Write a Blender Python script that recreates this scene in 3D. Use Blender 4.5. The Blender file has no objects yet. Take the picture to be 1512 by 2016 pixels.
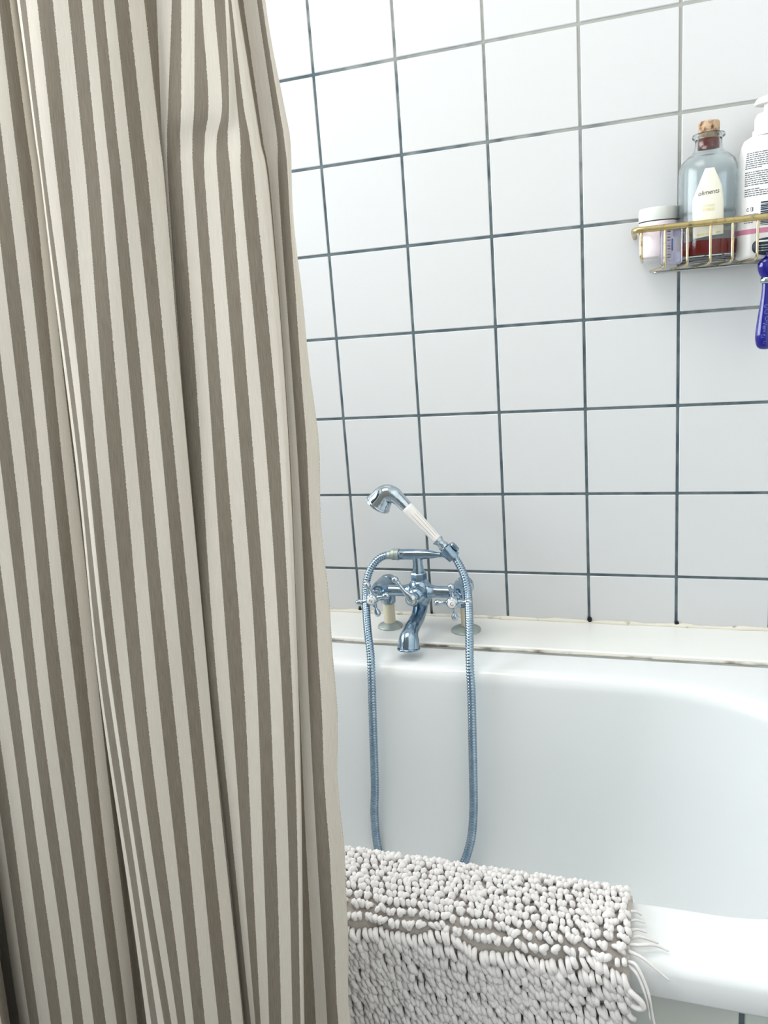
import bpy, bmesh, math, random
import numpy as np
from mathutils import Vector, Matrix

random.seed(7)
rng = np.random.default_rng(7)
PI = math.pi
scene = bpy.context.scene
COL = scene.collection

# ------------------------------------------------------------------ camera
cam_data = bpy.data.cameras.new('camera')
cam = bpy.data.objects.new('camera', cam_data)
COL.objects.link(cam)
cam_data.sensor_fit = 'VERTICAL'
cam_data.sensor_height = 36.0
cam_data.lens = 1562.573 * 36.0 / 2016.0
cam_data.clip_start = 0.02
CAM_LOC = Vector((0.26484, -1.41231, 0.31373))
_y, _p, _r = math.radians(-19.39792), math.radians(-13.05813), math.radians(-4.45047)
_f = Vector((math.sin(_y) * math.cos(_p), math.cos(_y) * math.cos(_p), math.sin(_p)))
_r0 = Vector((math.cos(_y), -math.sin(_y), 0))
_u0 = _r0.cross(_f)
_rt = math.cos(_r) * _r0 + math.sin(_r) * _u0
_up = -math.sin(_r) * _r0 + math.cos(_r) * _u0
cam.matrix_world = Matrix((( _rt.x, _up.x, -_f.x, CAM_LOC.x),
                           ( _rt.y, _up.y, -_f.y, CAM_LOC.y),
                           ( _rt.z, _up.z, -_f.z, CAM_LOC.z),
                           (0, 0, 0, 1)))
scene.camera = cam

# ------------------------------------------------------------------ world, daylight, exposure
world = bpy.data.worlds.new('world')
scene.world = world
world.use_nodes = True
world.node_tree.nodes['Background'].inputs[0].default_value = (0.80, 0.90, 1.0, 1)
world.node_tree.nodes['Background'].inputs[1].default_value = 3.0

WIN_Y0, WIN_Y1, WIN_Z0, WIN_Z1, WALL_X = -2.20, -0.12, 0.20, 1.30, -1.30
def area_light(name, loc, rot, sx, sy, power, colour):
    d = bpy.data.lights.new(name, 'AREA')
    d.shape = 'RECTANGLE'; d.size = sx; d.size_y = sy
    d.energy = power; d.color = colour
    o = bpy.data.objects.new(name, d); COL.objects.link(o)
    o.location = loc; o.rotation_euler = rot
    return o
# daylight that falls in through the window of the left wall
area_light('window_daylight', (WALL_X - 0.10, (WIN_Y0 + WIN_Y1) / 2, (WIN_Z0 + WIN_Z1) / 2),
           (0, -PI / 2, 0), WIN_Z1 - WIN_Z0, WIN_Y1 - WIN_Y0, 76.0, (0.95, 0.98, 1.0))
# ceiling lamp of the room, above the bath
area_light('ceiling_lamp_light', (-0.55, -1.00, 1.72), (0, 0, 0), 1.0, 1.0, 23.0, (1.0, 0.96, 0.91))

scene.view_settings.view_transform = 'Standard'
scene.view_settings.look = 'None'
scene.view_settings.gamma = 1.0
scene.view_settings.use_curve_mapping = False
scene.view_settings.exposure = -0.30
scene.cycles.adaptive_threshold = 0.05      # keeps the full-size render quick

# ------------------------------------------------------------------ helpers
def tag(o, label=None, cat=None, group=None, kind=None):
    if label: o['label'] = label
    if cat: o['category'] = cat
    if group: o['group'] = group
    if kind: o['kind'] = kind
    return o

ORIGIN = {}
def root(name, loc, label, cat, group=None):
    o = bpy.data.objects.new(name, None)
    o.empty_display_size = 0.02
    COL.objects.link(o)
    o.location = loc
    ORIGIN[o.name] = Vector(loc)
    return tag(o, label, cat, group)

def build(name, geo, mat, parent=None, smooth=True, origin=None, sharp=None):
    """geo = (verts in world metres, faces); the object sits in its parent's frame."""
    v, f = geo
    v = np.asarray(v, dtype=float)
    off = Vector((0, 0, 0))
    if parent is not None:
        off = ORIGIN[parent.name]
    elif origin is not None:
        off = Vector(origin)
    me = bpy.data.meshes.new(name)
    me.from_pydata((v - np.array(off)).tolist(), [], [tuple(int(i) for i in q) for q in f])
    if smooth:
        me.polygons.foreach_set('use_smooth', [True] * len(me.polygons))
        if sharp is not None:
            me.set_sharp_from_angle(angle=math.radians(sharp))
    me.update()
    if mat: me.materials.append(mat)
    o = bpy.data.objects.new(name, me)
    COL.objects.link(o)
    if parent is not None:
        o.parent = parent
    else:
        o.location = off
    ORIGIN[o.name] = off
    return o

def join(*geos):
    V, F, n = [], [], 0
    for v, f in geos:
        V.extend([tuple(p) for p in v]); F.extend([tuple(i + n for i in q) for q in f]); n += len(v)
    return V, F

def box(x0, x1, y0, y1, z0, z1):
    v = [(x0, y0, z0), (x1, y0, z0), (x1, y1, z0), (x0, y1, z0), (x0, y0, z1), (x1, y0, z1), (x1, y1, z1), (x0, y1, z1)]
    f = [(0, 3, 2, 1), (4, 5, 6, 7), (0, 1, 5, 4), (1, 2, 6, 5), (2, 3, 7, 6), (3, 0, 4, 7)]
    return v, f

def rbox(x0, x1, y0, y1, z0, z1, bev, seg=2):
    bm = bmesh.new()
    bmesh.ops.create_cube(bm, size=1.0)
    for q in bm.verts:
        q.co = Vector(((x0 + x1) / 2 + q.co.x * (x1 - x0), (y0 + y1) / 2 + q.co.y * (y1 - y0), (z0 + z1) / 2 + q.co.z * (z1 - z0)))
    bmesh.ops.bevel(bm, geom=bm.edges[:], offset=bev, segments=seg, profile=0.5, affect='EDGES')
    bm.verts.index_update()
    v = [tuple(q.co) for q in bm.verts]; f = [[q.index for q in p.verts] for p in bm.faces]
    bm.free()
    return v, f

def frame_of(axis):
    a = Vector(axis).normalized()
    t = Vector((0, 0, 1)) if abs(a.z) < 0.9 else Vector((1, 0, 0))
    e1 = t.cross(a).normalized(); e2 = a.cross(e1)
    return a, e1, e2

def lathe(profile, base, axis=(0, 0, 1), n=28, flute=None):
    """profile: list of (radius, height along the axis)."""
    a, e1, e2 = frame_of(axis); b = Vector(base)
    V, F = [], []
    for (r, h) in profile:
        for k in range(n):
            t = 2 * PI * k / n
            rr = max(r, 1e-5)
            if flute: rr *= 1 - flute(t, h)
            V.append(tuple(b + a * h + (e1 * math.cos(t) + e2 * math.sin(t)) * rr))
    m = len(profile)
    for i in range(m - 1):
        for k in range(n):
            k2 = (k + 1) % n
            F.append((i * n + k, i * n + k2, (i + 1) * n + k2, (i + 1) * n + k))
    F.append(tuple(range(n - 1, -1, -1)))
    F.append(tuple((m - 1) * n + k for k in range(n)))
    return V, F

def catmull(P, sub):
    P = [np.array(p, float) for p in P]
    out = []
    for i in range(len(P) - 1):
        p0 = P[i - 1] if i > 0 else 2 * P[i] - P[i + 1]
        p1, p2 = P[i], P[i + 1]
        p3 = P[i + 2] if i + 2 < len(P) else 2 * P[i + 1] - P[i]
        for k in range(sub):
            t = k / sub
            out.append(0.5 * ((2 * p1) + (-p0 + p2) * t + (2 * p0 - 5 * p1 + 4 * p2 - p3) * t * t + (-p0 + 3 * p1 - 3 * p2 + p3) * t ** 3))
    out.append(P[-1])
    return np.array(out)

def tube(path, radii, n=12, caps=True):
    path = np.asarray(path, float)
    m = len(path)
    if np.isscalar(radii): radii = [radii] * m
    V, F = [], []
    tan = np.gradient(path, axis=0)
    tan /= np.linalg.norm(tan, axis=1)[:, None]
    ref = np.array([0, 1.0, 0]) if abs(tan[0][1]) < 0.8 else np.array([1.0, 0, 0])
    nrm = ref - tan[0] * ref.dot(tan[0]); nrm /= np.linalg.norm(nrm)
    for i in range(m):
        nrm = nrm - tan[i] * nrm.dot(tan[i]); nrm /= np.linalg.norm(nrm)
        bi = np.cross(tan[i], nrm)
        for k in range(n):
            t = 2 * PI * k / n
            V.append(tuple(path[i] + (nrm * math.cos(t) + bi * math.sin(t)) * radii[i]))
    for i in range(m - 1):
        for k in range(n):
            k2 = (k + 1) % n
            F.append((i * n + k, i * n + k2, (i + 1) * n + k2, (i + 1) * n + k))
    if caps:
        F.append(tuple(range(n - 1, -1, -1)))
        F.append(tuple((m - 1) * n + k for k in range(n)))
    return V, F

def sphere(c, r, n=16, m=10, sq=(1, 1, 1)):
    prof = [(r * math.sin(PI * i / m), -r * math.cos(PI * i / m)) for i in range(m + 1)]
    v, f = lathe(prof, (0, 0, 0), (0, 0, 1), n)
    return [(c[0] + p[0] * sq[0], c[1] + p[1] * sq[1], c[2] + p[2] * sq[2]) for p in v], f

def text_geo(s, size, place, extrude=0.0):
    """flat lettering: mesh of a text, each (tx, ty) put into the world by place()."""
    cu = bpy.data.curves.new('lettering', 'FONT')
    cu.body = s; cu.size = size; cu.align_x = 'CENTER'; cu.align_y = 'CENTER'
    cu.resolution_u = 3
    ob = bpy.data.objects.new('lettering_source', cu)
    COL.objects.link(ob)
    dg = bpy.context.evaluated_depsgraph_get()
    me = bpy.data.meshes.new_from_object(ob.evaluated_get(dg))
    v = [tuple(place(p.co.x, p.co.y)) for p in me.vertices]
    f = [tuple(p.vertices) for p in me.polygons]
    bpy.data.objects.remove(ob); bpy.data.curves.remove(cu); bpy.data.meshes.remove(me)
    return v, f

# ------------------------------------------------------------------ materials
def new_mat(name):
    m = bpy.data.materials.new(name); m.use_nodes = True
    return m, m.node_tree, m.node_tree.nodes['Principled BSDF']
def N(nt, kind, **kw):
    n = nt.nodes.new(kind)
    for k, v in kw.items(): setattr(n, k, v)
    return n
def plain(name, col, rough=0.5, metal=0.0, coat=0.0, spec=0.5, noise=None, bump=None, trans=0.0, ior=1.45):
    """principled; noise=(scale, second colour, lo, hi), bump=(scale, strength, distance)"""
    m, nt, b = new_mat(name)
    b.inputs['Base Color'].default_value = (*col, 1)
    b.inputs['Roughness'].default_value = rough
    b.inputs['Metallic'].default_value = metal
    b.inputs['Coat Weight'].default_value = coat
    b.inputs['Coat Roughness'].default_value = 0.05
    b.inputs['Specular IOR Level'].default_value = spec
    b.inputs['Transmission Weight'].default_value = trans
    b.inputs['IOR'].default_value = ior
    if noise or bump:
        tc = N(nt, 'ShaderNodeTexCoord')
    if noise:
        nz = N(nt, 'ShaderNodeTexNoise'); nz.inputs['Scale'].default_value = noise[0]; nz.inputs['Detail'].default_value = 6
        nt.links.new(tc.outputs['Object'], nz.inputs['Vector'])
        r = N(nt, 'ShaderNodeValToRGB')
        r.color_ramp.elements[0].position = noise[2]; r.color_ramp.elements[1].position = noise[3]
        r.color_ramp.elements[0].color = (*col, 1); r.color_ramp.elements[1].color = (*noise[1], 1)
        nt.links.new(nz.outputs['Fac'], r.inputs['Fac']); nt.links.new(r.outputs['Color'], b.inputs['Base Color'])
    if bump:
        nb = N(nt, 'ShaderNodeTexNoise'); nb.inputs['Scale'].default_value = bump[0]; nb.inputs['Detail'].default_value = 3
        nt.links.new(tc.outputs['Object'], nb.inputs['Vector'])
        bp = N(nt, 'ShaderNodeBump'); bp.inputs['Strength'].default_value = bump[1]; bp.inputs['Distance'].default_value = bump[2]
        nt.links.new(nb.outputs['Fac'], bp.inputs['Height']); nt.links.new(bp.outputs['Normal'], b.inputs['Normal'])
    return m

M = {}
M['tile'] = plain('white_tile', (0.625, 0.638, 0.65), 0.26, bump=(9, 0.05, 0.002))
M['apron_tile'] = plain('shade_tinted_tile', (0.62, 0.66, 0.62), 0.3)  # grey-green tint of the shade below the rim is put into the colour
M['paint'] = plain('white_paint', (0.80, 0.79, 0.76), 0.8)
M['frontpaint'] = plain('grey_blue_paint', (0.50, 0.53, 0.56), 0.8)
M['ceiling'] = plain('ceiling_paint', (0.84, 0.82, 0.77), 0.8)
M['floor'] = plain('floor_vinyl', (0.16, 0.155, 0.15), 0.5, noise=(14, (0.22, 0.21, 0.20), 0.35, 0.65))
M['enamel'] = plain('bath_enamel', (0.755, 0.782, 0.79), 0.22, coat=0.15)
M['ledge'] = plain('ledge_white', (0.79, 0.80, 0.78), 0.3, noise=(5, (0.74, 0.74, 0.69), 0.5, 0.8))
M['chrome'] = plain('worn_chrome', (0.25, 0.35, 0.45), 0.17, 1.0, noise=(60, (0.36, 0.46, 0.55), 0.4, 0.7))
M['limescale'] = plain('limescaled_metal', (0.36, 0.42, 0.41), 0.45, 0.7, noise=(90, (0.52, 0.54, 0.48), 0.45, 0.75))
M['brightchrome'] = plain('bright_chrome', (0.47, 0.55, 0.62), 0.08, 1.0)
M['creampipe'] = plain('cream_pipe', (0.72, 0.66, 0.50), 0.45, noise=(70, (0.45, 0.36, 0.2), 0.62, 0.85))
M['porcelain'] = plain('porcelain', (0.82, 0.80, 0.79), 0.15, coat=0.6)
M['stripegold'] = plain('grey_gold_line', (0.38, 0.32, 0.26), 0.4)
M['creamknob'] = plain('cream_knob', (0.72, 0.67, 0.48), 0.3, coat=0.4)
M['black'] = plain('black_print', (0.015, 0.015, 0.018), 0.5)
M['greyprint'] = plain('grey_print', (0.12, 0.14, 0.17), 0.6)
M['rubber'] = plain('dark_rubber', (0.02, 0.03, 0.05), 0.4)
M['yellowprint'] = plain('yellow_print', (0.66, 0.60, 0.20), 0.6)
M['faintyellow'] = plain('faint_yellow_print', (0.72, 0.68, 0.42), 0.6)
M['brass'] = plain('worn_brass', (0.50, 0.40, 0.19), 0.3, 0.9, noise=(140, (0.16, 0.12, 0.05), 0.55, 0.8), bump=(300, 0.3, 0.0005))
M['wire'] = plain('plated_wire', (0.62, 0.52, 0.32), 0.22, 1.0, noise=(160, (0.20, 0.15, 0.07), 0.58, 0.78))
M['wiregrey'] = plain('bare_wire', (0.42, 0.46, 0.46), 0.3, 1.0)
M['cork'] = plain('cork', (0.50, 0.36, 0.24), 0.9, noise=(130, (0.14, 0.06, 0.03), 0.5, 0.66), bump=(160, 0.8, 0.002))
M['stainedcork'] = plain('red_stained_cork', (0.16, 0.015, 0.012), 0.7, noise=(150, (0.30, 0.10, 0.06), 0.55, 0.7))
M['paper'] = plain('cream_label_paper', (0.80, 0.78, 0.68), 0.5)
M['whiteplastic'] = plain('white_plastic', (0.80, 0.80, 0.79), 0.3)
M['pumpcream'] = plain('cream_pump_collar', (0.79, 0.76, 0.68), 0.35)
M['pinkprint'] = plain('pink_print', (0.60, 0.22, 0.34), 0.5)
M['jarbody'] = plain('pale_pink_plastic', (0.78, 0.70, 0.74), 0.22, coat=0.3)
M['jarlid'] = plain('grey_white_lid', (0.62, 0.65, 0.62), 0.35)
M['blueprint'] = plain('blue_print', (0.05, 0.08, 0.32), 0.5)
M['razorblue'] = plain('blue_translucent_plastic', (0.004, 0.004, 0.17), 0.12, coat=0.5, noise=(110, (0.015, 0.02, 0.30), 0.55, 0.75))
M['lightblue'] = plain('light_blue_print', (0.12, 0.16, 0.50), 0.4)
M['matback'] = plain('mat_backing', (0.50, 0.46, 0.42), 0.95, bump=(500, 0.5, 0.001))
M['sealant'] = plain('aged_sealant', (0.72, 0.69, 0.60), 0.6, noise=(45, (0.26, 0.22, 0.16), 0.56, 0.72))
M['joint'] = plain('dirty_joint', (0.66, 0.63, 0.55), 0.7, noise=(18, (0.16, 0.14, 0.11), 0.52, 0.66))
M['mould'] = plain('black_mould', (0.012, 0.015, 0.022), 0.8)
M['glassframe'] = plain('white_window_frame', (0.8, 0.8, 0.8), 0.4)

def yarn_material():
    m, nt, b = new_mat('chenille_yarn')
    b.inputs['Roughness'].default_value = 1.0
    b.inputs['Specular IOR Level'].default_value = 0.1
    tc = N(nt, 'ShaderNodeTexCoord'); nz = N(nt, 'ShaderNodeTexNoise'); nz.inputs['Scale'].default_value = 90
    nt.links.new(tc.outputs['Object'], nz.inputs['Vector'])
    r = N(nt, 'ShaderNodeValToRGB')
    r.color_ramp.elements[0].color = (0.66, 0.64, 0.63, 1); r.color_ramp.elements[1].color = (0.82, 0.80, 0.79, 1)
    nt.links.new(nz.outputs['Fac'], r.inputs['Fac']); nt.links.new(r.outputs['Color'], b.inputs['Base Color'])
    return m
M['yarn'] = yarn_material()

def grout_material():
    # dark blue-grey joints; cleaner, paler grout high up at the right end of the wall
    m, nt, b = new_mat('wall_grout')
    b.inputs['Roughness'].default_value = 0.85
    geo = N(nt, 'ShaderNodeNewGeometry'); sep = N(nt, 'ShaderNodeSeparateXYZ')
    nt.links.new(geo.outputs['Position'], sep.inputs[0])
    nz = N(nt, 'ShaderNodeTexNoise'); nz.inputs['Scale'].default_value = 26; nz.inputs['Detail'].default_value = 5
    nt.links.new(geo.outputs['Position'], nz.inputs['Vector'])
    a = N(nt, 'ShaderNodeMath', operation='MULTIPLY_ADD'); a.inputs[1].default_value = 0.8
    nt.links.new(sep.outputs['X'], a.inputs[0]); nt.links.new(sep.outputs['Z'], a.inputs[2])
    c = N(nt, 'ShaderNodeMath', operation='MULTIPLY_ADD'); c.inputs[1].default_value = 0.55
    nt.links.new(nz.outputs['Fac'], c.inputs[0]); nt.links.new(a.outputs[0], c.inputs[2])
    mr = N(nt, 'ShaderNodeMapRange'); mr.inputs['From Min'].default_value = 0.78; mr.inputs['From Max'].default_value = 1.10
    nt.links.new(c.outputs[0], mr.inputs['Value'])
    r1 = N(nt, 'ShaderNodeValToRGB')
    r1.color_ramp.elements[0].position = 0.35; r1.color_ramp.elements[1].position = 0.75
    r1.color_ramp.elements[0].color = (0.055, 0.085, 0.105, 1); r1.color_ramp.elements[1].color = (0.17, 0.21, 0.22, 1)
    nt.links.new(nz.outputs['Fac'], r1.inputs['Fac'])
    mx = N(nt, 'ShaderNodeMix', data_type='RGBA')
    nt.links.new(mr.outputs['Result'], mx.inputs['Factor']); nt.links.new(r1.outputs['Color'], mx.inputs['A'])
    mx.inputs['B'].default_value = (0.36, 0.37, 0.35, 1)
    nt.links.new(mx.outputs['Result'], b.inputs['Base Color'])
    return m
M['grout'] = grout_material()

def curtain_material():
    m, nt, b = new_mat('striped_cotton')
    out = nt.nodes['Material Output']
    uv = N(nt, 'ShaderNodeUVMap'); uv.uv_map = 'weave'
    sep = N(nt, 'ShaderNodeSeparateXYZ'); nt.links.new(uv.outputs['UV'], sep.inputs[0])
    # slightly ragged stripe edge: the noise follows single threads
    mp = N(nt, 'ShaderNodeMapping'); mp.inputs['Scale'].default_value = (3.0, 900, 1)
    nt.links.new(uv.outputs['UV'], mp.inputs['Vector'])
    nz = N(nt, 'ShaderNodeTexNoise'); nz.inputs['Scale'].default_value = 1.0; nz.inputs['Detail'].default_value = 1
    nt.links.new(mp.outputs['Vector'], nz.inputs['Vector'])
    j = N(nt, 'ShaderNodeMath', operation='MULTIPLY_ADD'); j.inputs[1].default_value = 0.06; j.inputs[2].default_value = -0.03
    nt.links.new(nz.outputs['Fac'], j.inputs[0])
    ad = N(nt, 'ShaderNodeMath', operation='ADD'); nt.links.new(sep.outputs['X'], ad.inputs[0]); nt.links.new(j.outputs[0], ad.inputs[1])
    fr = N(nt, 'ShaderNodeMath', operation='FRACT'); nt.links.new(ad.outputs[0], fr.inputs[0])
    lt = N(nt, 'ShaderNodeMath', operation='LESS_THAN'); lt.inputs[1].default_value = 0.5; nt.links.new(fr.outputs[0], lt.inputs[0])
    # thread grain: long streaks up and down, fine ones across
    mg = N(nt, 'ShaderNodeMapping'); mg.inputs['Scale'].default_value = (34, 60, 1)
    nt.links.new(uv.outputs['UV'], mg.inputs['Vector'])
    ng = N(nt, 'ShaderNodeTexNoise'); ng.inputs['Scale'].default_value = 1.0; ng.inputs['Detail'].default_value = 8; ng.inputs['Roughness'].default_value = 0.7
    nt.links.new(mg.outputs['Vector'], ng.inputs['Vector'])
    rd = N(nt, 'ShaderNodeValToRGB'); rl = N(nt, 'ShaderNodeValToRGB')
    rd.color_ramp.elements[0].position = 0.3; rd.color_ramp.elements[1].position = 0.7
    rl.color_ramp.elements[0].position = 0.3; rl.color_ramp.elements[1].position = 0.7
    rd.color_ramp.elements[0].color = (0.195, 0.165, 0.125, 1); rd.color_ramp.elements[1].color = (0.310, 0.268, 0.212, 1)
    rl.color_ramp.elements[0].color = (0.675, 0.62, 0.535, 1); rl.color_ramp.elements[1].color = (0.79, 0.735, 0.65, 1)
    nt.links.new(ng.outputs['Fac'], rd.inputs['Fac']); nt.links.new(ng.outputs['Fac'], rl.inputs['Fac'])
    mx = N(nt, 'ShaderNodeMix', data_type='RGBA')
    nt.links.new(lt.outputs[0], mx.inputs['Factor']); nt.links.new(rl.outputs['Color'], mx.inputs['A']); nt.links.new(rd.outputs['Color'], mx.inputs['B'])
    nt.links.new(mx.outputs['Result'], b.inputs['Base Color'])
    b.inputs['Roughness'].default_value = 0.9; b.inputs['Specular IOR Level'].default_value = 0.15
    b.inputs['Sheen Weight'].default_value = 0.15
    bp = N(nt, 'ShaderNodeBump'); bp.inputs['Strength'].default_value = 0.25; bp.inputs['Distance'].default_value = 0.0006
    nt.links.new(ng.outputs['Fac'], bp.inputs['Height']); nt.links.new(bp.outputs['Normal'], b.inputs['Normal'])
    tr = N(nt, 'ShaderNodeBsdfTranslucent'); nt.links.new(mx.outputs['Result'], tr.inputs['Color'])
    ms = N(nt, 'ShaderNodeMixShader'); ms.inputs['Fac'].default_value = 0.18
    nt.links.new(b.outputs[0], ms.inputs[1]); nt.links.new(tr.outputs[0], ms.inputs[2]); nt.links.new(ms.outputs[0], out.inputs['Surface'])
    return m
M['curtain'] = curtain_material()

def clear_material(name, tint, gloss_rough, body, body_fac):
    """clear plastic or window glass: transmits straight through, mirrors at grazing angles, slight body colour"""
    m, nt, b = new_mat(name)
    out = nt.nodes['Material Output']
    t = N(nt, 'ShaderNodeBsdfTransparent'); t.inputs['Color'].default_value = (*tint, 1)
    g = N(nt, 'ShaderNodeBsdfGlossy'); g.inputs['Roughness'].default_value = gloss_rough
    fz = N(nt, 'ShaderNodeFresnel'); fz.inputs['IOR'].default_value = 1.45
    ms = N(nt, 'ShaderNodeMixShader')
    nt.links.new(fz.outputs[0], ms.inputs['Fac']); nt.links.new(t.outputs[0], ms.inputs[1]); nt.links.new(g.outputs[0], ms.inputs[2])
    b.inputs['Base Color'].default_value = (*body, 1); b.inputs['Roughness'].default_value = 0.25
    m2 = N(nt, 'ShaderNodeMixShader'); m2.inputs['Fac'].default_value = body_fac
    nt.links.new(ms.outputs[0], m2.inputs[1]); nt.links.new(b.outputs[0], m2.inputs[2]); nt.links.new(m2.outputs[0], out.inputs['Surface'])
    return m
M['pane'] = clear_material('window_pane', (0.97, 0.98, 0.98), 0.02, (0.9, 0.95, 1), 0.0)
M['clearlilac'] = clear_material('clear_lilac_plastic', (0.88, 0.88, 0.94), 0.08, (0.74, 0.75, 0.84), 0.25)
M['glass'] = plain('cloudy_bottle_glass', (0.86, 0.915, 0.93), 0.14, trans=1.0, ior=1.40)
M['redliquid'] = plain('dark_red_liquid', (0.30, 0.012, 0.008), 0.12, trans=0.25, ior=1.33)
M['amberliquid'] = plain('amber_sediment', (0.34, 0.22, 0.08), 0.2, trans=0.3, ior=1.33)

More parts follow.
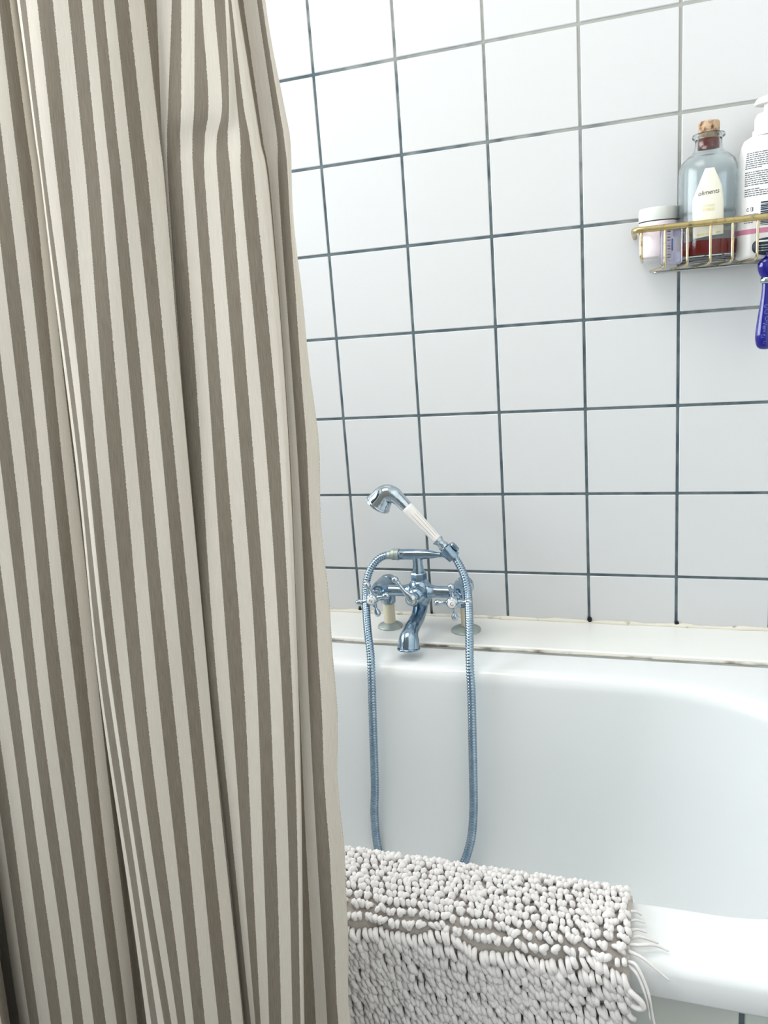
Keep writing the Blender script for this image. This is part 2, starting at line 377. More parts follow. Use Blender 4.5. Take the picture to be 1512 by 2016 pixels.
# measured plan of the curtain folds (node = stripe edge) and course of the hose, in metres
CURTAIN_U = [-6, -5, -4, -3, -2, -1.5, -0.8, -0.45, -0.2, 0.1, 0.4, 0.7, 1.0, 2, 3, 4, 5, 5.5, 6.0, 6.2, 6.4, 6.6, 6.75, 7.0, 7.5, 8, 8.5, 9, 9.5, 10, 10.5, 11, 11.5, 11.8, 12, 12.15, 12.3, 12.55, 13, 13.5, 14, 14.5, 15, 15.5, 16, 16.5, 16.8, 16.95, 17.1, 17.5, 18, 18.5, 19]
CURTAIN_ROWS = [
  [(-0.4292,-0.877,0.6848),(-0.3974,-0.885,0.6746),(-0.3667,-0.893,0.6647),(-0.3364,-0.8994,0.6554),(-0.3125,-0.901,0.6496),(-0.302,-0.901,0.6473),(-0.293,-0.8978,0.6467),(-0.2986,-0.8882,0.6519),(-0.3158,-0.8754,0.6609),(-0.3224,-0.8642,0.6669),(-0.3093,-0.869,0.6621),(-0.2943,-0.8786,0.6549),(-0.2809,-0.885,0.6493),(-0.2498,-0.8898,0.6406),(-0.2226,-0.8914,0.6341),(-0.1991,-0.8898,0.6296),(-0.1775,-0.8866,0.6263),(-0.1729,-0.8826,0.6269),(-0.1727,-0.877,0.6292),(-0.1738,-0.873,0.6311),(-0.1708,-0.8754,0.6294),(-0.1651,-0.885,0.6242),(-0.1616,-0.8916,0.6208),(-0.156,-0.8954,0.6179),(-0.148,-0.8976,0.6153),(-0.136,-0.8998,0.6118),(-0.1222,-0.8998,0.6088),(-0.1107,-0.8993,0.6065),(-0.1006,-0.8988,0.6046),(-0.0936,-0.8971,0.6037),(-0.0857,-0.8954,0.6027),(-0.0795,-0.8932,0.6023),(-0.0714,-0.8905,0.6016),(-0.0667,-0.8883,0.6015),(-0.0633,-0.8861,0.6017),(-0.0592,-0.8834,0.6019),(-0.0543,-0.8826,0.6012),(-0.0499,-0.881,0.6009),(-0.0358,-0.882,0.5974),(-0.0291,-0.883,0.5955),(-0.0173,-0.884,0.5926),(-0.0132,-0.8848,0.5914),(-0.0046,-0.8856,0.5892),(0.002,-0.8862,0.5875),(0.0018,-0.8866,0.5874),(0.0003,-0.8864,0.5878),(0.0012,-0.886,0.5878),(0.0002,-0.883,0.5892),(-0.0006,-0.88,0.5906),(0.0031,-0.878,0.5906),(0.0155,-0.8795,0.5873),(0.0185,-0.881,0.5861),(0.021,-0.879,0.5864)],
  [(-0.4393,-0.877,0.6142),(-0.4067,-0.885,0.6056),(-0.3751,-0.893,0.5972),(-0.3439,-0.8994,0.5894),(-0.3193,-0.901,0.5843),(-0.3084,-0.901,0.5823),(-0.2991,-0.8978,0.5816),(-0.3046,-0.8882,0.5857),(-0.3221,-0.8754,0.593),(-0.3286,-0.8642,0.5977),(-0.3152,-0.869,0.5937),(-0.3,-0.8786,0.5878),(-0.2863,-0.885,0.5833),(-0.2548,-0.8898,0.5759),(-0.2275,-0.8914,0.5704),(-0.2039,-0.8898,0.5665),(-0.1821,-0.8866,0.5634),(-0.1761,-0.8826,0.5636),(-0.175,-0.877,0.5652),(-0.1756,-0.873,0.5666),(-0.1723,-0.8754,0.5652),(-0.1667,-0.885,0.5611),(-0.1634,-0.8916,0.5584),(-0.1581,-0.8954,0.5562),(-0.1512,-0.8976,0.5542),(-0.1397,-0.8998,0.5514),(-0.1268,-0.8998,0.549),(-0.1149,-0.8993,0.547),(-0.1043,-0.8988,0.5452),(-0.0966,-0.8971,0.5443),(-0.0886,-0.8954,0.5433),(-0.0817,-0.8932,0.5427),(-0.0732,-0.8905,0.542),(-0.0679,-0.8883,0.5417),(-0.0645,-0.8861,0.5418),(-0.0623,-0.8834,0.5423),(-0.0596,-0.8826,0.542),(-0.0571,-0.881,0.542),(-0.0455,-0.882,0.5396),(-0.0372,-0.883,0.5377),(-0.026,-0.884,0.5353),(-0.0202,-0.8848,0.534),(-0.0108,-0.8856,0.532),(-0.0027,-0.8862,0.5303),(-0.0003,-0.8866,0.5297),(0.0018,-0.8864,0.5294),(0.0045,-0.886,0.529),(0.0041,-0.883,0.5301),(0.003,-0.88,0.5312),(0.0058,-0.878,0.5313),(0.0164,-0.8795,0.5289),(0.0211,-0.881,0.5276),(0.0234,-0.879,0.5278)],
  [(-0.45,-0.877,0.5391),(-0.4164,-0.885,0.5323),(-0.384,-0.893,0.5256),(-0.3519,-0.8994,0.5193),(-0.3265,-0.901,0.5151),(-0.3152,-0.901,0.5134),(-0.3055,-0.8978,0.5126),(-0.311,-0.8882,0.5155),(-0.3288,-0.8754,0.521),(-0.3352,-0.8642,0.5244),(-0.3215,-0.869,0.5213),(-0.306,-0.8786,0.5169),(-0.292,-0.885,0.5133),(-0.2602,-0.8898,0.5074),(-0.2327,-0.8914,0.5029),(-0.209,-0.8898,0.4997),(-0.1869,-0.8866,0.497),(-0.1796,-0.8826,0.4967),(-0.1774,-0.877,0.4976),(-0.1775,-0.873,0.4985),(-0.1739,-0.8754,0.4974),(-0.1683,-0.885,0.4945),(-0.1653,-0.8916,0.4926),(-0.1604,-0.8954,0.491),(-0.1546,-0.8976,0.4897),(-0.1437,-0.8998,0.4875),(-0.1317,-0.8998,0.4857),(-0.1194,-0.8993,0.4839),(-0.1083,-0.8988,0.4824),(-0.0999,-0.8971,0.4814),(-0.0916,-0.8954,0.4805),(-0.084,-0.8932,0.4799),(-0.075,-0.8905,0.4791),(-0.0691,-0.8883,0.4787),(-0.0659,-0.8861,0.4787),(-0.0656,-0.8834,0.4792),(-0.0652,-0.8826,0.4793),(-0.0646,-0.881,0.4796),(-0.0577,-0.882,0.4783),(-0.0449,-0.886,0.4755),(-0.0341,-0.887,0.4736),(-0.0228,-0.8878,0.4717),(-0.012,-0.8886,0.4699),(-0.0063,-0.8892,0.4689),(-0.0016,-0.8866,0.4688),(0.0028,-0.8864,0.4681),(0.0081,-0.886,0.4674),(0.0083,-0.883,0.468),(0.0068,-0.88,0.4689),(0.0085,-0.878,0.4691),(0.0197,-0.8795,0.4671),(0.0245,-0.881,0.466),(0.0266,-0.879,0.4661)],
  [(-0.4545,-0.877,0.5078),(-0.4205,-0.885,0.5017),(-0.3877,-0.893,0.4957),(-0.3552,-0.8994,0.4901),(-0.3295,-0.901,0.4862),(-0.318,-0.901,0.4846),(-0.3082,-0.8978,0.4839),(-0.3137,-0.8882,0.4863),(-0.3316,-0.8754,0.491),(-0.338,-0.8642,0.4939),(-0.3241,-0.869,0.4911),(-0.3085,-0.8786,0.4873),(-0.2944,-0.885,0.4842),(-0.2624,-0.8898,0.4789),(-0.2349,-0.8914,0.4748),(-0.2112,-0.8898,0.4718),(-0.1889,-0.8866,0.4693),(-0.181,-0.8826,0.4689),(-0.1784,-0.877,0.4695),(-0.1782,-0.873,0.4702),(-0.1746,-0.8754,0.4693),(-0.169,-0.885,0.4668),(-0.1661,-0.8916,0.4653),(-0.1613,-0.8954,0.4639),(-0.156,-0.8976,0.4628),(-0.1454,-0.8998,0.4609),(-0.1337,-0.8998,0.4593),(-0.1212,-0.8993,0.4577),(-0.1099,-0.8988,0.4562),(-0.1012,-0.8971,0.4553),(-0.0928,-0.8954,0.4544),(-0.085,-0.8932,0.4537),(-0.0758,-0.8905,0.4529),(-0.0697,-0.8883,0.4525),(-0.0664,-0.8861,0.4524),(-0.0669,-0.8834,0.453),(-0.0676,-0.8826,0.4532),(-0.0677,-0.881,0.4535),(-0.0626,-0.882,0.4526),(-0.0523,-0.8815,0.4513),(-0.0421,-0.8825,0.4497),(-0.032,-0.8833,0.4482),(-0.0221,-0.8841,0.4466),(-0.0128,-0.8847,0.4452),(-0.0019,-0.8866,0.4434),(0.0049,-0.8864,0.4425),(0.0095,-0.886,0.4419),(0.01,-0.883,0.4424),(0.0084,-0.88,0.4431),(0.0096,-0.878,0.4433),(0.0209,-0.8795,0.4415),(0.0264,-0.881,0.4405),(0.0289,-0.879,0.4405)],
  [(-0.4615,-0.877,0.4592),(-0.4268,-0.885,0.4543),(-0.3934,-0.893,0.4495),(-0.3604,-0.8994,0.4449),(-0.3341,-0.901,0.4416),(-0.3224,-0.901,0.4402),(-0.3124,-0.8978,0.4394),(-0.3178,-0.8882,0.4411),(-0.3358,-0.8754,0.4447),(-0.3423,-0.8642,0.4467),(-0.3282,-0.869,0.4445),(-0.3123,-0.8786,0.4416),(-0.2981,-0.885,0.4392),(-0.2658,-0.8898,0.4348),(-0.2383,-0.8914,0.4314),(-0.2145,-0.8898,0.4288),(-0.192,-0.8866,0.4265),(-0.1832,-0.8826,0.426),(-0.1799,-0.877,0.4262),(-0.1794,-0.873,0.4266),(-0.1756,-0.8754,0.4259),(-0.17,-0.885,0.4241),(-0.1673,-0.8916,0.4231),(-0.1628,-0.8954,0.4221),(-0.1582,-0.8976,0.4213),(-0.1479,-0.8998,0.4199),(-0.1368,-0.8998,0.4186),(-0.1241,-0.8993,0.4171),(-0.1124,-0.8988,0.4158),(-0.1033,-0.8971,0.415),(-0.0947,-0.8954,0.4141),(-0.0865,-0.8932,0.4134),(-0.077,-0.8905,0.4126),(-0.0705,-0.8883,0.4121),(-0.0673,-0.8861,0.412),(-0.069,-0.8834,0.4125),(-0.0712,-0.8826,0.4128),(-0.0726,-0.881,0.4132),(-0.0669,-0.882,0.4124),(-0.0551,-0.883,0.4109),(-0.0451,-0.884,0.4096),(-0.0357,-0.8848,0.4084),(-0.0244,-0.8856,0.407),(-0.013,-0.8862,0.4056),(-0.0049,-0.8866,0.4046),(0.005,-0.8864,0.4034),(0.0118,-0.886,0.4027),(0.0126,-0.883,0.4029),(0.0108,-0.88,0.4035),(0.0114,-0.878,0.4036),(0.0183,-0.8795,0.4027),(0.0266,-0.881,0.4015),(0.0287,-0.879,0.4015)],
  [(-0.4927,-0.877,0.2349),(-0.4552,-0.885,0.2355),(-0.4191,-0.893,0.2362),(-0.3833,-0.8994,0.2365),(-0.3547,-0.901,0.2362),(-0.3419,-0.901,0.2359),(-0.3307,-0.8978,0.2351),(-0.336,-0.8882,0.2336),(-0.3548,-0.8754,0.2317),(-0.361,-0.8642,0.2298),(-0.346,-0.869,0.2304),(-0.3294,-0.8786,0.2317),(-0.3142,-0.885,0.2325),(-0.2827,-0.8898,0.2327),(-0.2539,-0.8914,0.2324),(-0.2305,-0.8898,0.2316),(-0.208,-0.8866,0.2306),(-0.1992,-0.8826,0.2297),(-0.1928,-0.877,0.2286),(-0.1916,-0.873,0.2278),(-0.1865,-0.8754,0.2281),(-0.1809,-0.885,0.2297),(-0.1778,-0.8916,0.2308),(-0.1721,-0.8954,0.2314),(-0.1658,-0.8976,0.2317),(-0.1591,-0.8998,0.2319),(-0.1505,-0.8998,0.2317),(-0.1399,-0.8993,0.2314),(-0.1271,-0.8988,0.231),(-0.1167,-0.8971,0.2305),(-0.1059,-0.8954,0.23),(-0.0946,-0.8932,0.2294),(-0.0851,-0.8905,0.2287),(-0.0793,-0.8883,0.2282),(-0.0767,-0.8861,0.2277),(-0.0785,-0.8834,0.2273),(-0.0813,-0.8826,0.2272),(-0.0841,-0.881,0.227),(-0.0798,-0.882,0.2271),(-0.0674,-0.883,0.227),(-0.0561,-0.884,0.2269),(-0.0442,-0.8848,0.2268),(-0.0316,-0.8856,0.2267),(-0.0205,-0.8862,0.2266),(-0.0093,-0.8866,0.2264),(0.0018,-0.8864,0.2261),(0.007,-0.886,0.226),(0.0076,-0.883,0.2254),(0.0058,-0.88,0.2249),(0.0065,-0.878,0.2246),(0.013,-0.8795,0.2247),(0.0203,-0.881,0.2248),(0.028,-0.879,0.2243)],
  [(-0.5349,-0.8762,-0.0335),(-0.4926,-0.885,-0.0251),(-0.4519,-0.8938,-0.0169),(-0.4119,-0.9008,-0.0097),(-0.3802,-0.9026,-0.0059),(-0.3661,-0.9026,-0.0046),(-0.3539,-0.8991,-0.0053),(-0.3602,-0.8885,-0.0113),(-0.3816,-0.8744,-0.0205),(-0.389,-0.8621,-0.0275),(-0.3722,-0.8674,-0.0232),(-0.3534,-0.878,-0.0161),(-0.3364,-0.885,-0.011),(-0.3021,-0.8903,-0.0052),(-0.2734,-0.892,-0.0017),(-0.249,-0.8903,-0.0004),(-0.2255,-0.8868,-0),(-0.2172,-0.8824,-0.0015),(-0.2103,-0.8762,-0.0041),(-0.2091,-0.8718,-0.0062),(-0.2034,-0.8744,-0.0044),(-0.1964,-0.885,0.0017),(-0.1933,-0.8923,0.0057),(-0.1869,-0.8965,0.0084),(-0.1773,-0.8989,0.0106),(-0.1715,-0.9013,0.0123),(-0.1626,-0.9013,0.0131),(-0.1527,-0.9007,0.0137),(-0.1403,-0.9001,0.0145),(-0.1285,-0.8983,0.0147),(-0.1167,-0.8965,0.0148),(-0.106,-0.8941,0.0145),(-0.0957,-0.891,0.0139),(-0.0905,-0.8886,0.0131),(-0.0877,-0.8862,0.0122),(-0.0902,-0.8832,0.0104),(-0.0937,-0.8824,0.0096),(-0.0949,-0.8806,0.0086),(-0.0887,-0.8817,0.0098),(-0.0806,-0.8828,0.0111),(-0.0687,-0.8839,0.0127),(-0.0556,-0.8848,0.0143),(-0.0432,-0.8857,0.0159),(-0.0312,-0.8863,0.0173),(-0.0198,-0.8868,0.0186),(-0.0108,-0.8865,0.0193),(-0.007,-0.8861,0.0194),(-0.0078,-0.8828,0.0176),(-0.0099,-0.8795,0.0158),(-0.0092,-0.8773,0.0147),(0.0007,-0.879,0.0164),(0.0119,-0.8806,0.0183),(0.0233,-0.8784,0.0182)],
  [(-0.5978,-0.8698,-0.4522),(-0.5399,-0.885,-0.4222),(-0.4849,-0.9002,-0.3928),(-0.4331,-0.9124,-0.3674),(-0.396,-0.9154,-0.3549),(-0.3804,-0.9154,-0.3509),(-0.3698,-0.9093,-0.3543),(-0.3856,-0.8911,-0.3767),(-0.4212,-0.8668,-0.4103),(-0.4393,-0.8455,-0.4363),(-0.4157,-0.8546,-0.4211),(-0.3861,-0.8728,-0.3952),(-0.3614,-0.885,-0.3767),(-0.3243,-0.8941,-0.358),(-0.292,-0.8972,-0.3468),(-0.2671,-0.8941,-0.3435),(-0.2443,-0.888,-0.3438),(-0.2395,-0.8804,-0.3502),(-0.236,-0.8698,-0.36),(-0.2326,-0.8622,-0.3668),(-0.2221,-0.8668,-0.3595),(-0.2064,-0.885,-0.3372),(-0.1988,-0.8975,-0.3226),(-0.1869,-0.9049,-0.3122),(-0.1762,-0.909,-0.3053),(-0.1656,-0.9132,-0.2984),(-0.1576,-0.9132,-0.2963),(-0.1511,-0.9122,-0.2957),(-0.1424,-0.9111,-0.2946),(-0.1354,-0.908,-0.2959),(-0.1256,-0.9049,-0.2966),(-0.1149,-0.9007,-0.2981),(-0.1055,-0.8954,-0.3009),(-0.1013,-0.8913,-0.3041),(-0.0992,-0.8871,-0.3078),(-0.1028,-0.8819,-0.314),(-0.1078,-0.8804,-0.3166),(-0.1088,-0.8774,-0.32),(-0.1018,-0.8793,-0.3163),(-0.0933,-0.8812,-0.3122),(-0.0871,-0.8831,-0.3087),(-0.0806,-0.8846,-0.3055),(-0.0705,-0.8861,-0.3014),(-0.057,-0.8873,-0.2968),(-0.045,-0.888,-0.293),(-0.0374,-0.8877,-0.2915),(-0.0353,-0.8869,-0.2917),(-0.038,-0.8812,-0.2981),(-0.0407,-0.8755,-0.3045),(-0.0313,-0.8717,-0.306),(-0.0178,-0.8746,-0.2997),(-0.0046,-0.8774,-0.2934),(0.0066,-0.8736,-0.2944)],
  [(-0.6209,-0.869,-0.6245),(-0.5592,-0.885,-0.5854),(-0.5006,-0.901,-0.5474),(-0.4457,-0.9138,-0.5144),(-0.4068,-0.917,-0.498),(-0.3904,-0.917,-0.4928),(-0.3795,-0.9106,-0.497),(-0.3966,-0.8914,-0.5256),(-0.4347,-0.8658,-0.5686),(-0.4542,-0.8434,-0.6019),(-0.4291,-0.853,-0.5823),(-0.3975,-0.8722,-0.549),(-0.3713,-0.885,-0.5252),(-0.3343,-0.8946,-0.5018),(-0.3009,-0.8978,-0.4872),(-0.2754,-0.8946,-0.4829),(-0.2521,-0.8882,-0.4831),(-0.2479,-0.8802,-0.4914),(-0.2447,-0.869,-0.5039),(-0.2396,-0.861,-0.5119),(-0.2276,-0.8658,-0.5023),(-0.2103,-0.885,-0.4736),(-0.2022,-0.8982,-0.4551),(-0.1887,-0.9059,-0.4415),(-0.1779,-0.9103,-0.4327),(-0.1658,-0.9147,-0.4236),(-0.1582,-0.9147,-0.4211),(-0.1529,-0.9136,-0.4207),(-0.1455,-0.9125,-0.4197),(-0.1401,-0.9092,-0.4219),(-0.1307,-0.9059,-0.4229),(-0.1196,-0.9015,-0.4247),(-0.1101,-0.896,-0.4282),(-0.106,-0.8916,-0.4322),(-0.1039,-0.8872,-0.4369),(-0.1076,-0.8817,-0.4447),(-0.113,-0.8802,-0.4482),(-0.1136,-0.877,-0.4522),(-0.1066,-0.879,-0.4476),(-0.0981,-0.881,-0.4424),(-0.0943,-0.883,-0.4388),(-0.0907,-0.8846,-0.4358),(-0.0816,-0.8862,-0.4309),(-0.0676,-0.8874,-0.425),(-0.0554,-0.8882,-0.4201),(-0.0484,-0.8878,-0.4183),(-0.0469,-0.887,-0.4188),(-0.0501,-0.881,-0.4271),(-0.0528,-0.875,-0.4351),(-0.0394,-0.871,-0.4357),(-0.0247,-0.874,-0.4273),(-0.0108,-0.877,-0.4193),(0.0005,-0.873,-0.4205)],
]
HOSE_PATH = [(-0.1848,-0.1000,-0.0887),(-0.1994,-0.1000,-0.0900),(-0.2134,-0.1030,-0.0955),(-0.2252,-0.1080,-0.1086),(-0.2323,-0.1150,-0.1230),(-0.2340,-0.1250,-0.1404),(-0.2323,-0.1350,-0.1575),(-0.2223,-0.1650,-0.1768),(-0.2098,-0.1980,-0.2037),(-0.1981,-0.2240,-0.2320),(-0.1935,-0.2400,-0.2622),(-0.1939,-0.2550,-0.3688),(-0.1964,-0.2620,-0.4627),(-0.2000,-0.2660,-0.5104),(-0.1986,-0.2700,-0.5682),(-0.1871,-0.2760,-0.6030),(-0.1543,-0.2820,-0.6288),(-0.1078,-0.2850,-0.6335),(-0.0715,-0.2820,-0.6172),(-0.0487,-0.2780,-0.5904),(-0.0376,-0.2750,-0.5690),(-0.0272,-0.2700,-0.5318),(-0.0222,-0.2660,-0.4855),(-0.0207,-0.2620,-0.4403),(-0.0194,-0.2550,-0.3509),(-0.0193,-0.2450,-0.2740),(-0.0208,-0.2400,-0.2495),(-0.0242,-0.2240,-0.2210),(-0.0285,-0.1980,-0.1933),(-0.0350,-0.1660,-0.1679),(-0.0426,-0.1360,-0.1459),(-0.0483,-0.1220,-0.1253),(-0.0578,-0.1100,-0.1098),(-0.0658,-0.1030,-0.0986),(-0.0724,-0.1000,-0.0894),(-0.0775,-0.1000,-0.0819)]

# ------------------------------------------------------------------ the room
FLOOR_Z, CEIL_Z, WALL_XR, WALL_YF = -0.82, 1.75, 0.603, -2.40
LEDGE_Z = -0.242
PITCH, TILE = 0.15, 0.1452

def struct(name, geo, mat, parent=None, smooth=False):
    return tag(build(name, geo, mat, parent, smooth), kind='structure' if parent is None else None)

wall_back = struct('wall_back', box(WALL_X - 0.1, WALL_XR + 0.1, 0.0016, 0.12, FLOOR_Z, CEIL_Z + 0.02), M['grout'])
tag(wall_back, 'white square tiles with dark blue-grey joints on the wall behind the bath')
def tile_mesh(name, w, h, mat, front=-1):
    g = rbox(-w / 2, w / 2, 0.0, 0.008, -h / 2, h / 2, 0.0011, 1)
    me = bpy.data.meshes.new(name)
    me.from_pydata(g[0], [], [tuple(q) for q in g[1]])
    me.materials.append(mat)
    return me
tile_full = tile_mesh('tile', TILE, TILE, M['tile'])
tile_meshes = {}
def place_tile(parent, x0, x1, z0, z1, y, mat, tilt=0.0022, key=''):
    w, h = round(x1 - x0, 4), round(z1 - z0, 4)
    k = (w, h, key)
    if k not in tile_meshes: tile_meshes[k] = tile_mesh('tile', w, h, mat)
    o = bpy.data.objects.new('tile', tile_meshes[k]); COL.objects.link(o)
    o.parent = parent
    off = ORIGIN[parent.name]
    o.location = (Vector(((x0 + x1) / 2, y + random.uniform(-0.0002, 0.0002), (z0 + z1) / 2)) - off)
    o.rotation_euler = (random.uniform(-tilt, tilt), 0, random.uniform(-tilt, tilt))
    return o
g = (PITCH - TILE) / 2
for j in range(-8, 6):
    for i in range(-2, 12):
        x0, x1 = j * PITCH + g, (j + 1) * PITCH - g
        z0, z1 = i * PITCH + g, (i + 1) * PITCH - g
        x0, x1 = max(x0, WALL_X + 0.002), min(x1, WALL_XR - 0.002)
        z0, z1 = max(z0, LEDGE_Z - 0.006), min(z1, CEIL_Z - 0.002)
        if x1 - x0 > 0.01 and z1 - z0 > 0.01:
            place_tile(wall_back, x0, x1, z0, z1, 0.0, M['tile'])

# left wall with the window opening the daylight comes through
wall_left = struct('wall_left', join(
    box(WALL_X - 0.12, WALL_X, WALL_YF, WIN_Y0, FLOOR_Z, CEIL_Z), box(WALL_X - 0.12, WALL_X, WIN_Y1, 0.0, FLOOR_Z, CEIL_Z),
    box(WALL_X - 0.12, WALL_X, WIN_Y0, WIN_Y1, FLOOR_Z, WIN_Z0), box(WALL_X - 0.12, WALL_X, WIN_Y0, WIN_Y1, WIN_Z1, CEIL_Z)), M['paint'])
window = struct('window_1', join(
    box(WALL_X - 0.05, WALL_X - 0.01, WIN_Y0, WIN_Y0 + 0.04, WIN_Z0, WIN_Z1), box(WALL_X - 0.05, WALL_X - 0.01, WIN_Y1 - 0.04, WIN_Y1, WIN_Z0, WIN_Z1),
    box(WALL_X - 0.05, WALL_X - 0.01, WIN_Y0 + 0.04, WIN_Y1 - 0.04, WIN_Z0, WIN_Z0 + 0.04), box(WALL_X - 0.05, WALL_X - 0.01, WIN_Y0 + 0.04, WIN_Y1 - 0.04, WIN_Z1 - 0.04, WIN_Z1),
    box(WALL_X - 0.05, WALL_X - 0.01, (WIN_Y0 + WIN_Y1) / 2 - 0.02, (WIN_Y0 + WIN_Y1) / 2 + 0.02, WIN_Z0 + 0.04, WIN_Z1 - 0.04)), M['glassframe'])
for s in (0, 1):
    ya = WIN_Y0 + 0.04 if s == 0 else (WIN_Y0 + WIN_Y1) / 2 + 0.02
    yb = (WIN_Y0 + WIN_Y1) / 2 - 0.02 if s == 0 else WIN_Y1 - 0.04
    build('pane', box(WALL_X - 0.032, WALL_X - 0.028, ya, yb, WIN_Z0 + 0.04, WIN_Z1 - 0.04), M['pane'], window, False)
struct('wall_right', box(WALL_XR, WALL_XR + 0.1, WALL_YF, 0.0, FLOOR_Z, CEIL_Z), M['paint'])
struct('wall_front', box(WALL_X - 0.12, WALL_XR + 0.1, WALL_YF - 0.1, WALL_YF, FLOOR_Z, CEIL_Z), M['frontpaint'])
struct('floor', box(WALL_X - 0.12, WALL_XR + 0.1, WALL_YF - 0.1, 0.12, FLOOR_Z - 0.1, FLOOR_Z), M['floor'])
struct('ceiling', box(WALL_X - 0.12, WALL_XR + 0.1, WALL_YF - 0.1, 0.12, CEIL_Z, CEIL_Z + 0.1), M['ceiling'])

# white ledge between the tiles and the bath
LEDGE_Y = -0.131
ledge = struct('trim_1', rbox(WALL_X, WALL_XR, LEDGE_Y, 0.0, LEDGE_Z - 0.05, LEDGE_Z, 0.004, 3), M['ledge'])
tag(ledge, 'white shelf-like ledge between the tiled wall and the bath rim')
def bead(y, z, r, wob, mat, name):
    xs = np.arange(WALL_X + 0.01, WALL_XR - 0.01, 0.006)
    ph = rng.random(6) * 6
    p = [(x, y + wob * (math.sin(x * 37 + ph[0]) + math.sin(x * 91 + ph[1])) * 0.5, z + wob * math.sin(x * 53 + ph[2]) * 0.4) for x in xs]
    rr = [r * (1 + 0.25 * math.sin(x * 61 + ph[3]) + 0.15 * math.sin(x * 140 + ph[4])) for x in xs]
    return build(name, tube(p, rr, 8), mat, ledge)
bead(-0.001, LEDGE_Z + 0.001, 0.0042, 0.001, M['sealant'], 'sealant')
bead(LEDGE_Y - 0.0015, LEDGE_Z - 0.0055, 0.0020, 0.0006, M['joint'], 'joint')
for k, x in enumerate((-0.30, -0.15, 0.15, 0.30)):
    s = (1.0, 0.7, 1.25, 1.1)[k]
    build('mould_spot', sphere((x + 0.001, -0.002, LEDGE_Z + 0.0065), 0.0036 * s, 10, 6, (1.0, 0.5, 1.3)), M['mould'], ledge)

# tiled front panel under the bath rim
APRON_Y = -0.772
apron = struct('bath_panel', box(WALL_X, 0.60, APRON_Y, APRON_Y + 0.02, FLOOR_Z, -0.2835), M['grout'])
tag(apron, 'tiled panel with a painted grey-green shade tint below the front rim of the bath')
for j in range(-12, 3):
    for i in range(0, 4):
        x0 = 0.338 + j * PITCH + g; x1 = x0 + TILE
        z1 = -0.2845 - i * PITCH; z0 = z1 - TILE
        x0, x1 = max(x0, WALL_X + 0.002), min(x1, 0.598); z0 = max(z0, FLOOR_Z + 0.002)
        if x1 - x0 > 0.01 and z1 - z0 > 0.01:
            place_tile(apron, x0, x1, z0, z1, APRON_Y - 0.0016, M['apron_tile'], 0.002, 'a')

# ------------------------------------------------------------------ bathtub
def rrect(x0, x1, y0, y1, ab, z, n=24, m=26):
    """rounded rectangle loop; ab = (along x, along y) of the elliptical corners: back right, back left, front left, front right"""
    P = []
    cs = [(x1 - ab[0][0], y1 - ab[0][1]), (x0 + ab[1][0], y1 - ab[1][1]), (x0 + ab[2][0], y0 + ab[2][1]), (x1 - ab[3][0], y0 + ab[3][1])]
    for k in range(4):
        (cx, cy), (a, b) = cs[k], ab[k]
        for i in range(n + 1):
            t = PI / 2 * (k + i / n)
            P.append((cx + a * math.cos(t), cy + b * math.sin(t)))
        k2 = (k + 1) % 4
        (nx, ny), (a2, b2) = cs[k2], ab[k2]
        t = PI / 2 * k2
        e = (nx + a2 * math.cos(t), ny + b2 * math.sin(t)); s = P[-1]
        for i in range(1, m):
            P.append((s[0] + (e[0] - s[0]) * i / m, s[1] + (e[1] - s[1]) * i / m))
    return [(p[0], p[1], z) for p in P]
TX0, TX1, TY0, TY1 = -1.297, 0.60, -0.792, LEDGE_Y - 0.0012
RIM_Z = -0.2475
IX0, IX1, IY0, IY1 = -1.04, 0.52, -0.715, -0.212
CORNERS = [(0.28, 0.25), (0.2, 0.2), (0.2, 0.18), (0.20, 0.17)]
loops = []
def outer(d, z): loops.append(rrect(TX0 + d, TX1 - d, TY0 + d, TY1 - d, [(0.03, 0.03)] * 4, z))
outer(0.004, -0.2835); outer(0.001, -0.2825); outer(0.0, -0.280); outer(0.0, -0.268)
for k in range(1, 7):
    t = PI / 2 * k / 6
    outer(0.014 * (1 - math.cos(t)) , -0.2625 + 0.0145 * math.sin(t) )
def inner(d, z, e=0.0): loops.append(rrect(IX0 + d, IX1 - d - e, IY0 + d, IY1 - d, [(max(a - d * 0.5, .05), max(b - d * 0.5, .05)) for a, b in CORNERS], z))
inner(-0.030, RIM_Z - 0.0006); inner(-0.012, RIM_Z - 0.0012)
for k in range(0, 8):
    t = PI / 2 * k / 7
    inner(-0.006 + 0.020 * math.sin(t), RIM_Z - 0.0016 - 0.026 * (1 - math.cos(t)))
inner(0.020, -0.33, 0.006); inner(0.028, -0.42, 0.018); inner(0.037, -0.50, 0.035); inner(0.048, -0.57, 0.06); inner(0.062, -0.615, 0.075)
inner(0.085, -0.645, 0.085); inner(0.115, -0.660, 0.09); inner(0.16, -0.665, 0.09); inner(0.21, -0.667, 0.09)
n = len(loops[0]); V = [p for L in loops for p in L]; F = []
for i in range(len(loops) - 1):
    for k in range(n):
        k2 = (k + 1) % n
        F.append((i * n + k, i * n + k2, (i + 1) * n + k2, (i + 1) * n + k))
F.append(tuple((len(loops) - 1) * n + k for k in range(n)))
tub = root('bathtub', (-0.26, -0.47, FLOOR_Z), 'white enamelled bathtub set between the ledge and the tiled panel', 'bathtub')
build('basin', (V, F), M['enamel'], tub)
for (x, y) in ((-0.95, -0.66), (-0.95, -0.28), (0.38, -0.66), (0.38, -0.28)):
    build('foot', lathe([(0.018, 0), (0.018, 0.02), (0.010, 0.03), (0.010, 0.22 if x < 0 else 0.22)], (x, y, FLOOR_Z)), M['wiregrey'], tub)

